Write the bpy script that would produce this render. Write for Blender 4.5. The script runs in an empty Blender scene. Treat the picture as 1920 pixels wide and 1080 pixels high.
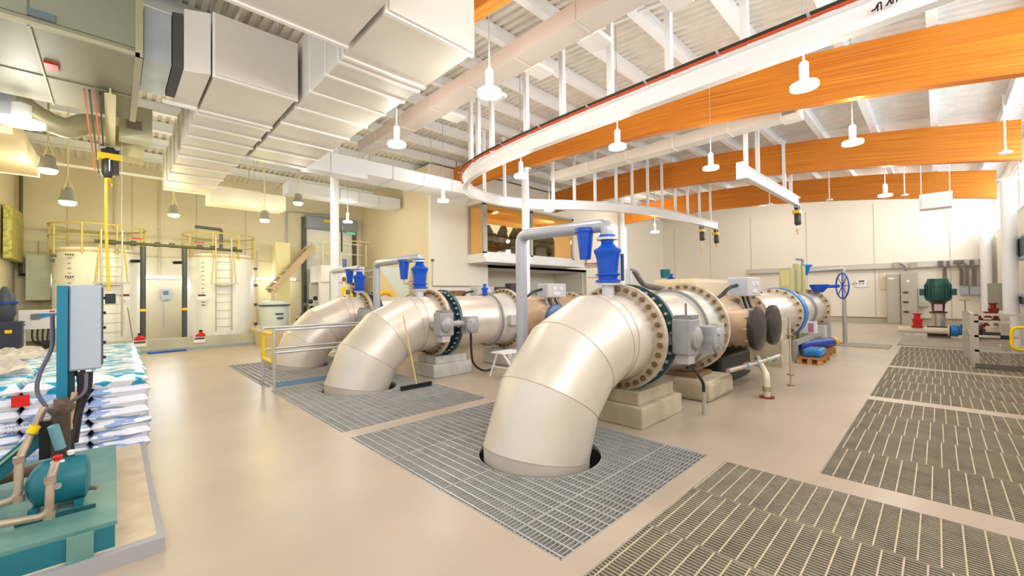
import bpy, math, random
from mathutils import Vector, Matrix
random.seed(7)
PI = math.pi
col = bpy.context.scene.collection

# ------------------------------------------------------------------ camera
YAW, PITCH, ROLL, FPX, EYE = math.radians(45.94), math.radians(.904), math.radians(-.689), 772.2, 1.6
fw = Vector((math.cos(YAW)*math.cos(PITCH), math.sin(YAW)*math.cos(PITCH), math.sin(PITCH)))
r0 = Vector((math.sin(YAW), -math.cos(YAW), 0)); u0 = r0.cross(fw)
rt = math.cos(ROLL)*r0 + math.sin(ROLL)*u0
up = -math.sin(ROLL)*r0 + math.cos(ROLL)*u0
CAM = Vector((0, 0, EYE))
def hit(px, py, X=None, Y=None, Z=None):
    """survey helper: where a sight line meets a real plane of the building"""
    d = fw + (px-960)/FPX*rt + (540-py)/FPX*up
    if X is not None: t = X/d.x
    elif Y is not None: t = Y/d.y
    else: t = (Z-EYE)/d.z
    return CAM + d*t
cam = bpy.data.cameras.new('camera'); co = bpy.data.objects.new('camera', cam); col.objects.link(co)
cam.sensor_width = 36; cam.lens = FPX/1920*36; cam.clip_end = 200; cam.clip_start = .05
M = Matrix((rt, up, -fw)).transposed().to_4x4(); M.translation = CAM; co.matrix_world = M
bpy.context.scene.camera = co

# ------------------------------------------------------------------ materials
def lin(c):
    c = c/255
    return c/12.92 if c <= .04045 else ((c+.055)/1.055)**2.4
def L(rgb): return (lin(rgb[0]), lin(rgb[1]), lin(rgb[2]), 1)
MATS = {}
def pane_mat(name, rgb, gloss=.06):
    m = bpy.data.materials.new(name); m.use_nodes = True; n = m.node_tree; n.nodes.remove(n.nodes['Principled BSDF'])
    a = n.nodes.new('ShaderNodeBsdfTransparent'); a.inputs[0].default_value = L(rgb); g = n.nodes.new('ShaderNodeBsdfGlossy'); g.inputs['Roughness'].default_value = .02
    x = n.nodes.new('ShaderNodeMixShader'); x.inputs[0].default_value = gloss; n.links.new(a.outputs[0], x.inputs[1]); n.links.new(g.outputs[0], x.inputs[2])
    n.links.new(x.outputs[0], n.nodes['Material Output'].inputs[0]); return m
def mat(name, rgb, rough=.6, metal=0, noise=0, scale=4, rgb2=None, bump=0, emit=0, alpha=1, stretch=None, spec=None, trans=0):
    if name in MATS: return MATS[name]
    m = bpy.data.materials.new(name); m.use_nodes = True; n = m.node_tree; b = n.nodes['Principled BSDF']
    b.inputs['Base Color'].default_value = L(rgb); b.inputs['Roughness'].default_value = rough; b.inputs['Metallic'].default_value = metal
    if spec is not None: b.inputs['Specular IOR Level'].default_value = spec
    if trans: b.inputs['Transmission Weight'].default_value = trans; b.inputs['IOR'].default_value = 1.1
    if emit:
        b.inputs['Emission Color'].default_value = L(rgb); b.inputs['Emission Strength'].default_value = emit
    if alpha < 1: b.inputs['Alpha'].default_value = alpha
    if noise or rgb2 or bump:
        tc = n.nodes.new('ShaderNodeTexCoord'); mp = n.nodes.new('ShaderNodeMapping'); nz = n.nodes.new('ShaderNodeTexNoise')
        nz.inputs['Scale'].default_value = scale; nz.inputs['Detail'].default_value = 6
        if stretch: mp.inputs['Scale'].default_value = stretch
        n.links.new(tc.outputs['Object'], mp.inputs[0]); n.links.new(mp.outputs[0], nz.inputs['Vector'])
        if noise or rgb2:
            cr = n.nodes.new('ShaderNodeValToRGB'); c2 = rgb2 or tuple(max(0, v*(1-noise)) for v in rgb)
            cr.color_ramp.elements[0].position = .32; cr.color_ramp.elements[1].position = .68
            cr.color_ramp.elements[0].color = L(c2); cr.color_ramp.elements[1].color = L(rgb)
            n.links.new(nz.outputs['Fac'], cr.inputs[0]); n.links.new(cr.outputs[0], b.inputs['Base Color'])
        if bump:
            bp = n.nodes.new('ShaderNodeBump'); bp.inputs['Strength'].default_value = bump; bp.inputs['Distance'].default_value = .02
            n.links.new(nz.outputs['Fac'], bp.inputs['Height']); n.links.new(bp.outputs[0], b.inputs['Normal'])
    MATS[name] = m
    return m
floor_m = mat('sealed concrete floor', (196, 179, 160), .32, noise=.07, scale=.9, spec=.5)
pit_m = mat('pit concrete', (120, 115, 108), .9, noise=.2)
wall_m = mat('white wall panel', (244, 238, 224), .6, noise=.02, scale=.6)
wallcream_m = mat('cream wall panel', (232, 218, 188), .6, noise=.03, scale=.6)
wallback_m = mat('beige wall panel', (226, 216, 190), .7, noise=.04, scale=.5)
seam_m = mat('panel joint grey', (196, 188, 172), .7)
deck_m = mat('galvanised deck', (240, 236, 228), .5, .05, noise=.05)
joist_m = mat('white steel paint', (246, 248, 250), .4)
duct_m = mat('white duct jacket', (240, 234, 224), .5, noise=.03, scale=1.2)
ductseam_m = mat('duct joint strip', (250, 248, 244), .4)
galv_m = mat('galvanised steel', (196, 204, 212), .42, .55, noise=.08, scale=3)
steel_m = mat('brushed stainless pipe', (236, 226, 214), .38, .35, noise=.07, scale=1.5, rgb2=(222, 210, 196), bump=.03)
weld_m = mat('weld seam', (196, 180, 162), .5, .4)
flange_m = mat('rusty beige flange', (216, 202, 182), .55, .15, rgb2=(186, 164, 138), scale=9)
bolt_m = mat('brass toned bolt', (150, 122, 82), .45, .5, noise=.25, scale=20)
studm = mat('zinc stud', (205, 205, 210), .35, .6)
navy_m = mat('dark blue black valve body', (40, 50, 58), .4, .1, noise=.2, scale=8)
teal_m = mat('teal machine enamel', (28, 122, 136), .35, noise=.1, scale=3)
tealskid_m = mat('worn teal skid plate', (118, 160, 148), .5, rgb2=(78, 128, 128), scale=2.5, bump=.02)
tealbox_m = mat('teal cabinet back', (24, 128, 160), .4)
cab_m = mat('light grey cabinet', (176, 186, 200), .42, noise=.02)
blue_m = mat('blue valve enamel', (10, 84, 200), .32, noise=.1, scale=8)
blue2_m = mat('bright blue enamel', (30, 130, 205), .35, noise=.1)
cobalt_m = mat('cobalt pipe', (20, 60, 170), .35, noise=.15)
act_m = mat('grey gearbox paint', (172, 170, 170), .45, .15, noise=.08, scale=10)
rubber_m = mat('black rubber', (32, 32, 34), .5)
black_m = mat('black steel', (28, 28, 30), .45, .2)
white_m = mat('white gloss', (245, 245, 245), .35)
yellow_m = mat('safety yellow', (250, 214, 10), .4)
yellow2_m = mat('hoist yellow', (225, 190, 30), .4)
orange_m = mat('orange conductor bar', (226, 92, 48), .45)
red_m = mat('fire red', (205, 30, 26), .4)
darkred_m = mat('dark red casting', (150, 36, 28), .42, noise=.15, scale=8)
green_m = mat('dark green motor', (14, 84, 74), .4, noise=.1)
conc_m = mat('cast concrete', (204, 190, 164), .85, noise=.16, scale=3, bump=.15)
conc2_m = mat('pale cast concrete', (212, 208, 200), .85, noise=.14, scale=3, bump=.15)
pad_m = mat('beige pad concrete', (230, 212, 180), .8, noise=.1, scale=6)
grate_m = mat('galvanised grating', (196, 192, 186), .55, .1, noise=.1, scale=5)
grate2_m = mat('worn grating', (172, 160, 142), .6, .1, noise=.14, scale=4)
grateb_m = mat('cross rod', (206, 194, 168), .5, .3)
tank_m = mat('white fibreglass tank', (250, 250, 250), .4, noise=.02)
copper_m = mat('weathered copper pipe', (200, 178, 156), .4, .5, noise=.15, scale=10)
pvc_m = mat('dark grey pvc', (74, 78, 84), .4)
cream_m = mat('cream pipe', (232, 220, 198), .45)
ahu_m = mat('grey green cabinet', (150, 148, 124), .5, noise=.05, scale=1)
ahus_m = mat('blue grey cabinet side', (142, 144, 122), .45, noise=.06, scale=1)
brn_m = mat('steel cabinet', (178, 172, 156), .5, .1)
wood_m = mat('pallet wood', (200, 138, 74), .7, rgb2=(150, 92, 44), scale=5, stretch=(1, 8, 1))
alum_m = mat('aluminium frame', (176, 178, 176), .4, .5)
glass_m = pane_mat('window glass', (252, 254, 255), .04)
sky_m = mat('overcast daylight', (255, 255, 255), 1, emit=2.2)
warm_m = mat('warm interior wall', (252, 222, 168), .7)
tree_m = mat('dark conifer foliage', (86, 84, 52), .9, rgb2=(52, 60, 44), scale=3)
straw_m = mat('broom handle wood', (228, 196, 140), .6)
lamp_m = mat('lamp lens', (255, 252, 244), .5, emit=9)
lampy_m = mat('yellow lamp lens', (255, 246, 170), .5, emit=9)
exit_m = mat('green exit sign', (60, 200, 130), .5, emit=.6)
tin_m = mat('polished stainless barrel', (206, 200, 190), .25, .7)

# glulam timber with lamination lines
def glulam():
    m = bpy.data.materials.new('orange glulam timber'); m.use_nodes = True; n = m.node_tree; b = n.nodes['Principled BSDF']
    tc = n.nodes.new('ShaderNodeTexCoord'); mp = n.nodes.new('ShaderNodeMapping'); mp.inputs['Scale'].default_value = (1, .35, 22)
    nz = n.nodes.new('ShaderNodeTexNoise'); nz.inputs['Scale'].default_value = 1.6; nz.inputs['Detail'].default_value = 5
    cr = n.nodes.new('ShaderNodeValToRGB'); e = cr.color_ramp.elements
    e[0].position = .3; e[0].color = L((186, 88, 14)); e[1].position = .7; e[1].color = L((240, 156, 40))
    n.links.new(tc.outputs['UV'], mp.inputs[0]); n.links.new(mp.outputs[0], nz.inputs['Vector'])
    n.links.new(nz.outputs['Fac'], cr.inputs[0]); n.links.new(cr.outputs[0], b.inputs['Base Color'])
    b.inputs['Roughness'].default_value = .45
    return m
glu_m = glulam()
def sackmat(name, base, c2, scale, thr):
    m = bpy.data.materials.new(name); m.use_nodes = True; n = m.node_tree; b = n.nodes['Principled BSDF']
    tc = n.nodes.new('ShaderNodeTexCoord'); mp = n.nodes.new('ShaderNodeMapping'); mp.inputs['Scale'].default_value = (1, 2.2, 1.5) if 'cyan' in name else (1, 1, 7)
    oi = n.nodes.new('ShaderNodeObjectInfo'); ad = n.nodes.new('ShaderNodeVectorMath'); ad.operation = 'ADD'
    nz = n.nodes.new('ShaderNodeTexNoise'); nz.inputs['Scale'].default_value = scale; nz.inputs['Detail'].default_value = 2.5
    cr = n.nodes.new('ShaderNodeValToRGB'); e = cr.color_ramp.elements; cr.color_ramp.interpolation = 'CONSTANT'
    e[0].position = 0; e[0].color = L(base); e[1].position = thr; e[1].color = L(c2)
    e2 = cr.color_ramp.elements.new(thr+.13); e2.color = L((255, 255, 255))
    n.links.new(tc.outputs['Object'], mp.inputs[0]); n.links.new(mp.outputs[0], ad.inputs[0]); n.links.new(oi.outputs['Location'], ad.inputs[1])
    n.links.new(ad.outputs[0], nz.inputs['Vector']); n.links.new(nz.outputs['Fac'], cr.inputs[0]); n.links.new(cr.outputs[0], b.inputs['Base Color'])
    b.inputs['Roughness'].default_value = .3
    return m
sackside_m = sackmat('white printed sack film', (242, 240, 250), (150, 178, 222), 3.0, .5)
sacktop_m = sackmat('cyan printed sack film', (246, 246, 250), (24, 168, 208), 3.4, .47)

# ------------------------------------------------------------------ mesh builder
def basis(d):
    d = d.normalized(); a = Vector((0, 0, 1)) if abs(d.z) < .9 else Vector((1, 0, 0))
    u = a.cross(d).normalized(); return u, d.cross(u)
class MB:
    def __init__(s): s.v = []; s.f = []; s.uv = None
    def add(s, vs, fs):
        o = len(s.v); s.v += [Vector(v) for v in vs]; s.f += [tuple(i+o for i in f) for f in fs]; return s
    def box(s, x0, x1, y0, y1, z0, z1):
        return s.add([(x0,y0,z0),(x1,y0,z0),(x1,y1,z0),(x0,y1,z0),(x0,y0,z1),(x1,y0,z1),(x1,y1,z1),(x0,y1,z1)],
                     [(0,3,2,1),(4,5,6,7),(0,1,5,4),(1,2,6,5),(2,3,7,6),(3,0,4,7)])
    def bar(s, a, b, w, h=None):
        a, b = Vector(a), Vector(b); h = h or w; u, v = basis(b-a); u = u*w/2; v = v*h/2
        return s.add([a-u-v, a+u-v, a+u+v, a-u+v, b-u-v, b+u-v, b+u+v, b-u+v],
                     [(0,3,2,1),(4,5,6,7),(0,1,5,4),(1,2,6,5),(2,3,7,6),(3,0,4,7)])
    def ring(s, c, u, v, r, n): return [c + u*(r*math.cos(2*PI*i/n)) + v*(r*math.sin(2*PI*i/n)) for i in range(n)]
    def lathe(s, o, d, prof, n=24):
        """profile [(distance along d, radius)...] around the line o+t*d"""
        o, d = Vector(o), Vector(d).normalized(); u, v = basis(d); vs = []; fs = []
        for t, r in prof: vs += s.ring(o+d*t, u, v, max(r, 1e-4), n)
        for k in range(len(prof)-1):
            for i in range(n):
                j = (i+1) % n; fs.append((k*n+i, k*n+j, (k+1)*n+j, (k+1)*n+i))
        if prof[0][1] > 1e-3: fs.append(tuple(reversed(range(n))))
        if prof[-1][1] > 1e-3: fs.append(tuple((len(prof)-1)*n+i for i in range(n)))
        return s.add(vs, fs)
    def cyl(s, a, b, r, n=12, r2=None):
        a, b = Vector(a), Vector(b); l = (b-a).length
        return s.lathe(a, b-a, [(0, r), (l, r if r2 is None else r2)], n)
    def hollow(s, o, d, r0, r1, t, n=48):
        o, d = Vector(o), Vector(d).normalized(); u, v = basis(d); vs = []
        for tt, r in ((0, r0), (0, r1), (t, r1), (t, r0)): vs += s.ring(o+d*tt, u, v, r, n)
        fs = []
        for k in range(4):
            k2 = (k+1) % 4
            for i in range(n):
                j = (i+1) % n; fs.append((k*n+i, k*n+j, k2*n+j, k2*n+i))
        return s.add(vs, fs)
    def tube(s, pts, r, n=10, closed=False):
        pts = [Vector(p) for p in pts]; vs = []; fs = []; pu = None; m = len(pts)
        for i, p in enumerate(pts):
            if closed: d = (pts[(i+1) % m]-pts[i-1]).normalized()
            else:
                d = ((pts[i+1]-p).normalized() if i < m-1 else Vector()) + ((p-pts[i-1]).normalized() if i > 0 else Vector()); d.normalize()
            if pu is None: u, v = basis(d)
            else: u = (pu - d*pu.dot(d)).normalized(); v = d.cross(u)
            pu = u; vs += s.ring(p, u, v, r, n)
        for k in range(m if closed else m-1):
            k2 = (k+1) % m
            for i in range(n):
                j = (i+1) % n; fs.append((k*n+i, k*n+j, k2*n+j, k2*n+i))
        if not closed: fs += [tuple(reversed(range(n))), tuple((m-1)*n+i for i in range(n))]
        return s.add(vs, fs)
    def sweep(s, pts, sec):
        """rectangular section list [(side, z)...] closed, swept along a level path"""
        pts = [Vector(p) for p in pts]; k = len(sec); vs = []; fs = []
        for i, p in enumerate(pts):
            d = pts[min(i+1, len(pts)-1)] - pts[max(i-1, 0)]; d.z = 0; d.normalize(); sd = Vector((d.y, -d.x, 0))
            vs += [p + sd*a + Vector((0, 0, z)) for a, z in sec]
        for i in range(len(pts)-1):
            for j in range(k):
                j2 = (j+1) % k; fs.append((i*k+j, i*k+j2, (i+1)*k+j2, (i+1)*k+j))
        fs += [tuple(reversed(range(k))), tuple((len(pts)-1)*k+i for i in range(k))]
        return s.add(vs, fs)
    def prism(s, poly, axis, a, b):
        """polygon in the two other axes extruded along axis"""
        def P(p, t): return {'x': (t, p[0], p[1]), 'y': (p[0], t, p[1]), 'z': (p[0], p[1], t)}[axis]
        n = len(poly); return s.add([P(p, a) for p in poly]+[P(p, b) for p in poly],
            [tuple(reversed(range(n))), tuple(range(n, 2*n))]+[(i, (i+1) % n, n+(i+1) % n, n+i) for i in range(n)])
    def build(s, name, m, parent=None, smooth=False, bevel=0):
        org = Vector(); p = parent
        while p is not None: org += p.location; p = p.parent
        me = bpy.data.meshes.new(name); me.from_pydata([tuple(v-org) for v in s.v], [], s.f); me.update()
        for mm in (m if isinstance(m, (list, tuple)) else [m]): me.materials.append(mm)
        import bmesh
        b = bmesh.new(); b.from_mesh(me); bmesh.ops.recalc_face_normals(b, faces=b.faces); b.to_mesh(me); b.free()
        if smooth:
            for q in me.polygons: q.use_smooth = len(q.vertices) <= 4
            try: me.set_sharp_from_angle(angle=math.radians(38))
            except Exception: pass
        o = bpy.data.objects.new(name, me); col.objects.link(o)
        if parent is not None: o.parent = parent
        if bevel:
            md = o.modifiers.new('bevel', 'BEVEL'); md.width = bevel; md.segments = 2; md.limit_method = 'ANGLE'
        return o
def thing(name, loc, label, cat, group=None, rz=0):
    o = bpy.data.objects.new(name, None); col.objects.link(o); o.location = loc; o.rotation_euler.z = rz
    o.empty_display_size = .1; o['label'] = label; o['category'] = cat
    if group: o['group'] = group
    return o
def tag(o, label, cat, group=None):
    o['label'] = label; o['category'] = cat
    if group: o['group'] = group
    return o
def strip_light(x, y, z, l, e, c=(.9, .96, 1)):
    d = bpy.data.lights.new('tube_or_fill_light', 'AREA'); d.shape = 'RECTANGLE'; d.size = l; d.size_y = .08; d.energy = e; d.color = c
    o = bpy.data.objects.new('tube_or_fill_light', d); col.objects.link(o); o.location = (x, y, z); o.rotation_euler = (-PI/2, 0, 0)
def struct(o): o['kind'] = 'structure'; return o
def copy_tree(o, parent=None, top=True):
    c = o.copy(); col.objects.link(c)
    if parent is not None: c.parent = parent
    for ch in o.children: copy_tree(ch, c, False)
    return c
def arc(c, r, a0, a1, n, plane='xz', k=0):
    out = []
    for i in range(n+1):
        a = a0+(a1-a0)*i/n; x, y = math.cos(a)*r, math.sin(a)*r
        out.append({'xz': Vector((c[0]+x, c[1], c[2]+y)), 'yz': Vector((c[0], c[1]+x, c[2]+y)), 'xy': Vector((c[0]+x, c[1]+y, c[2]))}[plane])
    return out
def bend(pts, r, n=6):
    """polyline with rounded corners"""
    pts = [Vector(p) for p in pts]; out = [pts[0]]
    for i in range(1, len(pts)-1):
        a, b, c = pts[i-1], pts[i], pts[i+1]; d1 = (a-b).normalized(); d2 = (c-b).normalized()
        rr = min(r, (a-b).length*.49, (c-b).length*.49); p0 = b+d1*rr; p1 = b+d2*rr
        for k in range(n+1):
            t = k/n; out.append(p0*(1-t)**2 + b*2*t*(1-t) + p1*t*t)
    out.append(pts[-1]); return out
def catmull(P, n=8):
    P = [Vector(p) for p in P]; Q = [2*P[0]-P[1]]+P+[2*P[-1]-P[-2]]; out = []
    for i in range(1, len(Q)-2):
        for k in range(n):
            t = k/n; a, b, c, d = Q[i-1:i+3]
            out.append(.5*((2*b)+(c-a)*t+(2*a-5*b+4*c-d)*t*t+(3*b-a-3*c+d)*t**3))
    out.append(P[-1]); return out

# ------------------------------------------------------------------ building dimensions
XW, YR, YB, XL, XC, YC = 27.0, -1.75, 19.0, -2.1, 8.45, 13.0      # far wall, right wall, back wall, left wall, control block corner
def roof(y): return 6.92 - .0088*(y-9.5)**2
X0, X1, X2, X3 = 3.6, 9.6, 15.5, 21.4

# floor with pits under the gratings
pits = [(1.93, 4.2, 1.6, 4.66), (1.93, 4.2, 4.9, 7.98), (1.93, 4.2, 8.32, 11.7),
        (1.92, 4.16, YR, 1.43), (4.46, 7.98, YR, .75), (8.25, 11.6, YR, .75), (11.85, 16.0, YR, .75),
        (15.0, 16.3, .9, 2.4), (16.2, 18.4, YR, .8)]
pits = pits[:7]
def floor_mesh():
    xs = sorted({-3.0, XW+.3} | {v for p in pits for v in p[:2]}); ys = sorted({YR-.3, YB+.3} | {v for p in pits for v in p[2:]})
    b = MB()
    for i in range(len(xs)-1):
        for j in range(len(ys)-1):
            cx, cy = (xs[i]+xs[i+1])/2, (ys[j]+ys[j+1])/2
            if any(p[0] < cx < p[1] and p[2] < cy < p[3] for p in pits): continue
            b.box(xs[i], xs[i+1], ys[j], ys[j+1], -.3, 0)
    return b
struct(floor_mesh().build('floor', floor_m))
b = MB(); b.box(-3, XW+.3, YR-.3, YB+.3, -1.6, -1.5)
for p in pits:
    for q in ((p[0]-.1, p[0], p[2]-.1, p[3]+.1), (p[1], p[1]+.1, p[2]-.1, p[3]+.1), (p[0], p[1], p[2]-.1, p[2]), (p[0], p[1], p[3], p[3]+.1)):
        b.box(*q, -1.5, -.3)
struct(b.build('trim_1', pit_m))

# gratings -----------------------------------------------------------
def grating(name, x0, x1, y0, y1, along, label, group, hole=None, m=grate_m, sp=.034, cr=.1, bw=.006):
    t = thing(name, ((x0+x1)/2, (y0+y1)/2, -.045), label, 'floor grate', group)
    g = .006; x0 += g; x1 -= g; y0 += g; y1 -= g
    def pieces(c, lo, hi, ax):
        if hole is None: return [(lo, hi)]
        hx, hy, hr = hole; d = (c-hy) if ax == 'x' else (c-hx); ctr = hx if ax == 'x' else hy
        if abs(d) >= hr: return [(lo, hi)]
        w = math.sqrt(hr*hr-d*d); out = []
        if ctr-w > lo: out.append((lo, min(ctr-w, hi)))
        if ctr+w < hi: out.append((max(ctr+w, lo), hi))
        return out
    b = MB(); c = MB()
    if along == 'x':
        y = y0
        while y <= y1+1e-4:
            for a, e in pieces(y, x0, x1, 'x'): b.box(a, e, y-bw/2, y+bw/2, -.035, -.002)
            y += sp
        x = x0+.03
        while x <= x1:
            for a, e in pieces(x, y0, y1, 'y'): c.box(x-.006, x+.006, a, e, -.012, 0)
            x += cr
    else:
        x = x0
        while x <= x1+1e-4:
            for a, e in pieces(x, y0, y1, 'y'): b.box(x-bw/2, x+bw/2, a, e, -.035, -.002)
            x += sp
        y = y0+random.uniform(.0, .09)
        while y <= y1:
            for a, e in pieces(y, x0, x1, 'x'): c.box(a, e, y-.0045, y+.0045, -.012, .0005)
            y += cr
    b.build('bearing_bars', m, t); c.build('cross_rods', grateb_m if along == 'y' else studm, t)
    f = MB()
    for q in ((x0, x1, y0-.004, y0+.004), (x0, x1, y1-.004, y1+.004)):
        for a, e in pieces(q[2]+.004, x0, x1, 'x'): f.box(a, e, q[2], q[3], -.038, .001)
    for q in ((x0-.004, x0+.004), (x1-.004, x1+.004)): f.box(q[0], q[1], y0, y1, -.038, .001)
    if hole:
        hx, hy, hr = hole; pts = []
        for k in range(64):
            a = 2*PI*k/64; p = Vector((hx+hr*math.cos(a), hy+hr*math.sin(a), 0)); q = Vector((hx+hr*math.cos(a+2*PI/64), hy+hr*math.sin(a+2*PI/64), 0))
            if all(y0 <= w.y <= y1 and x0 <= w.x <= x1 for w in (p, q)):
                f.bar(p-Vector((0, 0, .018)), q-Vector((0, 0, .018)), .006, .038)
    f.build('edge_band', m, t)
    return t
PX, PY = 3.12, (2.85, 7.1, 10.35)
HR = .62
rows = [((1.6, 2.02), (2.02, 2.88), (2.88, 3.78), (3.78, 4.66)), ((4.9, 5.66), (5.66, 6.42), (6.42, 7.2), (7.2, 7.98)), ((8.32, 9.2), (9.2, 10.1), (10.1, 10.9), (10.9, 11.7))]
nm = ['nearest', 'middle', 'farthest']
for k, r in enumerate(rows):
    for i, (a, e) in enumerate(r):
        near = (max(a, min(PY[k], e))-PY[k])
        hole = (PX, PY[k], HR) if abs(near) < HR else None
        grating('floor_grate', 1.93, 4.2, a, e, 'x',
                'steel grate strip by the %s pipe elbow, %s of its four strips from the camera' % (nm[k], ('first', 'second', 'third', 'fourth')[i]),
                'grates under the pipe elbows', hole, sp=.034 if k == 0 else .05, cr=.1)
def splitx(a, e, n): return [(a+(e-a)*i/n, a+(e-a)*(i+1)/n) for i in range(n)]
rr = [(splitx(1.92, 4.16, 3), 1.43, 'trench cover at the bottom edge'), (splitx(4.46, 7.98, 4), .75, 'second trench cover on the right'),
      (splitx(8.25, 11.6, 4), .75, 'third trench cover on the right'), (splitx(11.85, 16, 4), .75, 'fourth trench cover on the right')]
for k, (sx, y1, nn) in enumerate(rr):
    for i, (a, e) in enumerate(sx):
        grating('trench_grate', a, e, YR, y1, 'y', 'fine steel grate, %s strip of the %s' % (('nearest', 'second', 'third', 'fourth')[i], nn),
                'grates over the right hand trench', m=grate2_m, sp=.03 if k == 0 else (.04, .045, .06)[min(k-1, 2)], bw=.012)
# grey trench plates at the far end
tag(MB().box(15.05, 16.1, .95, 2.4, .0, .02).build('floor_plate', grate2_m), 'grey floor plate at the foot of the slim vent stand near the far wall', 'floor plate')
tag(MB().box(16.3, 18.5, -1.6, .85, .0, .02).build('floor_plate', grate2_m), 'grey floor plate in front of the green motor pump', 'floor plate')

# walls ---------------------------------------------------------------
def wall(name, b, m, seams=()):
    struct(b.build(name, m))
struct(MB().box(XW, XW+.25, YR-.3, YC+.2, 0, 7.0).build('wall_far', wall_m))
b = MB()
for y in (2.14, -.42, 4.9, 7.6, 9.9, 12.2): b.box(XW-.012, XW, y-.012, y+.012, .3, 5.9)
b.box(XW-.02, XW, YR, YC, .0, .22)
struct(b.build('trim_2', seam_m))
struct(MB().box(XW-.035, XW, YR, YC, .22, .27).build('baseboard_far', mat('brown trim', (150, 132, 110), .6)))
# right wall with clerestory windows
SZ, TZ = 3.95, 5.35
b = MB(); b.box(-3, XW+.25, YR-.25, YR, 0, SZ); b.box(-3, XW+.25, YR-.25, YR, TZ, 6.2)
wins = []
x = -1.0
while x < 26.5: wins.append((x, min(x+2.6, 26.8))); x += 2.95
e = -3
for a, c in wins: b.box(e, a, YR-.25, YR, SZ, TZ); e = c
b.box(e, XW+.25, YR-.25, YR, SZ, TZ)
struct(b.build('wall_right', wall_m))
for i, (a, c) in enumerate(wins):
    f = MB(); f.box(a, c, YR-.12, YR+.02, SZ-.03, SZ+.04); f.box(a, c, YR-.12, YR-.04, TZ-.05, TZ)
    for q in (a, (a+c)/2-.025, c-.05): f.box(q, q+.05, YR-.12, YR-.04, SZ, TZ)
    w = struct(f.build('window_%d' % (i+1), joist_m))
    g = MB().box(a, c, YR-.09, YR-.08, SZ, TZ).build('pane', glass_m, w)
# left wall (its far end is what shows), back wall, control block
struct(MB().box(XL-.25, XL, 9, YB+.25, 0, 6.3).build('wall_left', wallback_m))
DX0, DX1, DZ = 5.9, 8.1, 4.55
b = MB(); b.box(XL-.25, DX0, YB, YB+.25, 0, 6.4); b.box(DX0, DX1, YB, YB+.25, DZ, 6.4); b.box(DX1, XC+.25, YB, YB+.25, 0, 6.4)
struct(b.build('wall_back', wallback_m))
b = MB()
for x in (-1.05, .45, 2.2, 3.75, 5.2): b.box(x-.015, x+.015, YB-.012, YB, 0, 5.9)
b.box(XL, DX0-.2, YB-.05, YB, 2.28, 2.34); b.box(XL, DX0-.2, YB-.02, YB, 3.05, 3.07)
struct(b.build('trim_3', seam_m))
struct(MB().box(XC, XC+.25, YC+.201, YB+.25, 0, 6.5).build('wall_control_side', wallcream_m))
# control block front wall with the alcove under the window bay
AX0, AX1 = 11.2, 18.1
BX0, BX1, BY, BZ0, BZ1 = 10.15, 15.75, 12.0, 3.25, 5.15
b = MB(); b.box(XC, AX0, YC, YC+.2, 0, 6.5)
b.box(AX0, AX1, YC, YC+.2, 2.75, 3.1); b.box(XC, BX0, YC, YC+.2, 3.1, 6.5) if False else None; b.box(BX1, XW, YC, YC+.2, 3.1, 6.5); b.box(AX1, XW, YC, YC+.2, 0, 3.1)
b.box(AX0, BX1, YC, YC+.2, BZ1+.1, 6.5)
struct(b.build('wall_control_front', wall_m))
b = MB(); b.box(AX0, AX0+.1, YC+.2, YC+2.2, 0, 2.75); b.box(AX1-.1, AX1, YC+.2, YC+2.2, 0, 2.75); b.box(AX0, AX1, YC+2.2, YC+2.3, 0, 2.75); b.box(AX0, AX1, YC, YC+2.2, 2.75, 2.85)
struct(b.build('wall_alcove', wall_m))
# interior of the control room
b = MB(); b.box(XC+.25, XW, 17, 17.1, 3.1, 3.8); b.box(XC+.25, XW, 17, 17.1, 5.5, 6.5); b.box(XC+.25, XW, YC+.2, 17, 3.0, 3.1); b.box(XC+.25, XW, YC+.2, 17, 5.75, 5.85)
struct(b.build('wall_control_interior', warm_m))
tag(MB().box(12.2, 12.5, YC+.3, 16.9, 5.3, 5.74).build('ceiling_beam', glu_m), 'orange timber beam seen through the control room glass', 'beam')
# roof deck with flutes running along the beams
b = MB(); ys = [YR-.3+(YB+.6-YR)*i/14 for i in range(15)]; xs = []
x = -3.0
while x < XW+.2: xs += [(x, 0), (x+.09, 0), (x+.11, .045), (x+.16, .045)]; x += .18
vs = [(px, y, roof(y)+z) for y in ys for px, z in xs]; n = len(xs); fs = [(j*n+i, j*n+i+1, (j+1)*n+i+1, (j+1)*n+i) for j in range(14) for i in range(n-1)]
b.add(vs, fs); o = struct(b.build('ceiling', deck_m)); o.modifiers.new('thick', 'SOLIDIFY').thickness = .05
o.modifiers['thick'].offset = 1
# steel joists under the deck, bay by bay
def joist_mesh(l):
    b = MB(); b.box(0, l, -.006, .006, -.25, 0); b.box(0, l, -.07, .07, -.012, 0); b.box(0, l, -.07, .07, -.262, -.25); return b
tn = 4; jy = [-1.2+1.18*i for i in range(17)]
for a, e in ((-2.9, X0-.02), (X0+.02, X1-.02), (X1+.02, X2-.02), (X2+.02, X3-.02), (X3+.02, XW)):
    me = None
    for y in jy:
        if me is None: o = joist_mesh(e-a).build('trim_%d' % tn, joist_m); me = o.data
        else: o = bpy.data.objects.new('trim_%d' % tn, me); col.objects.link(o)
        o.location = (a, y, roof(y)-.005); struct(o); tn += 1
# bridging lines between joists
for x in (1.6, 6.4, 12.5, 18.3, 24):
    b = MB()
    for i in range(len(jy)-1): b.bar((x, jy[i]+.07, roof(jy[i])-.22), (x, jy[i+1]-.07, roof(jy[i+1])-.22), .04)
    struct(b.build('trim_%d' % tn, joist_m)); tn += 1
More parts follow.
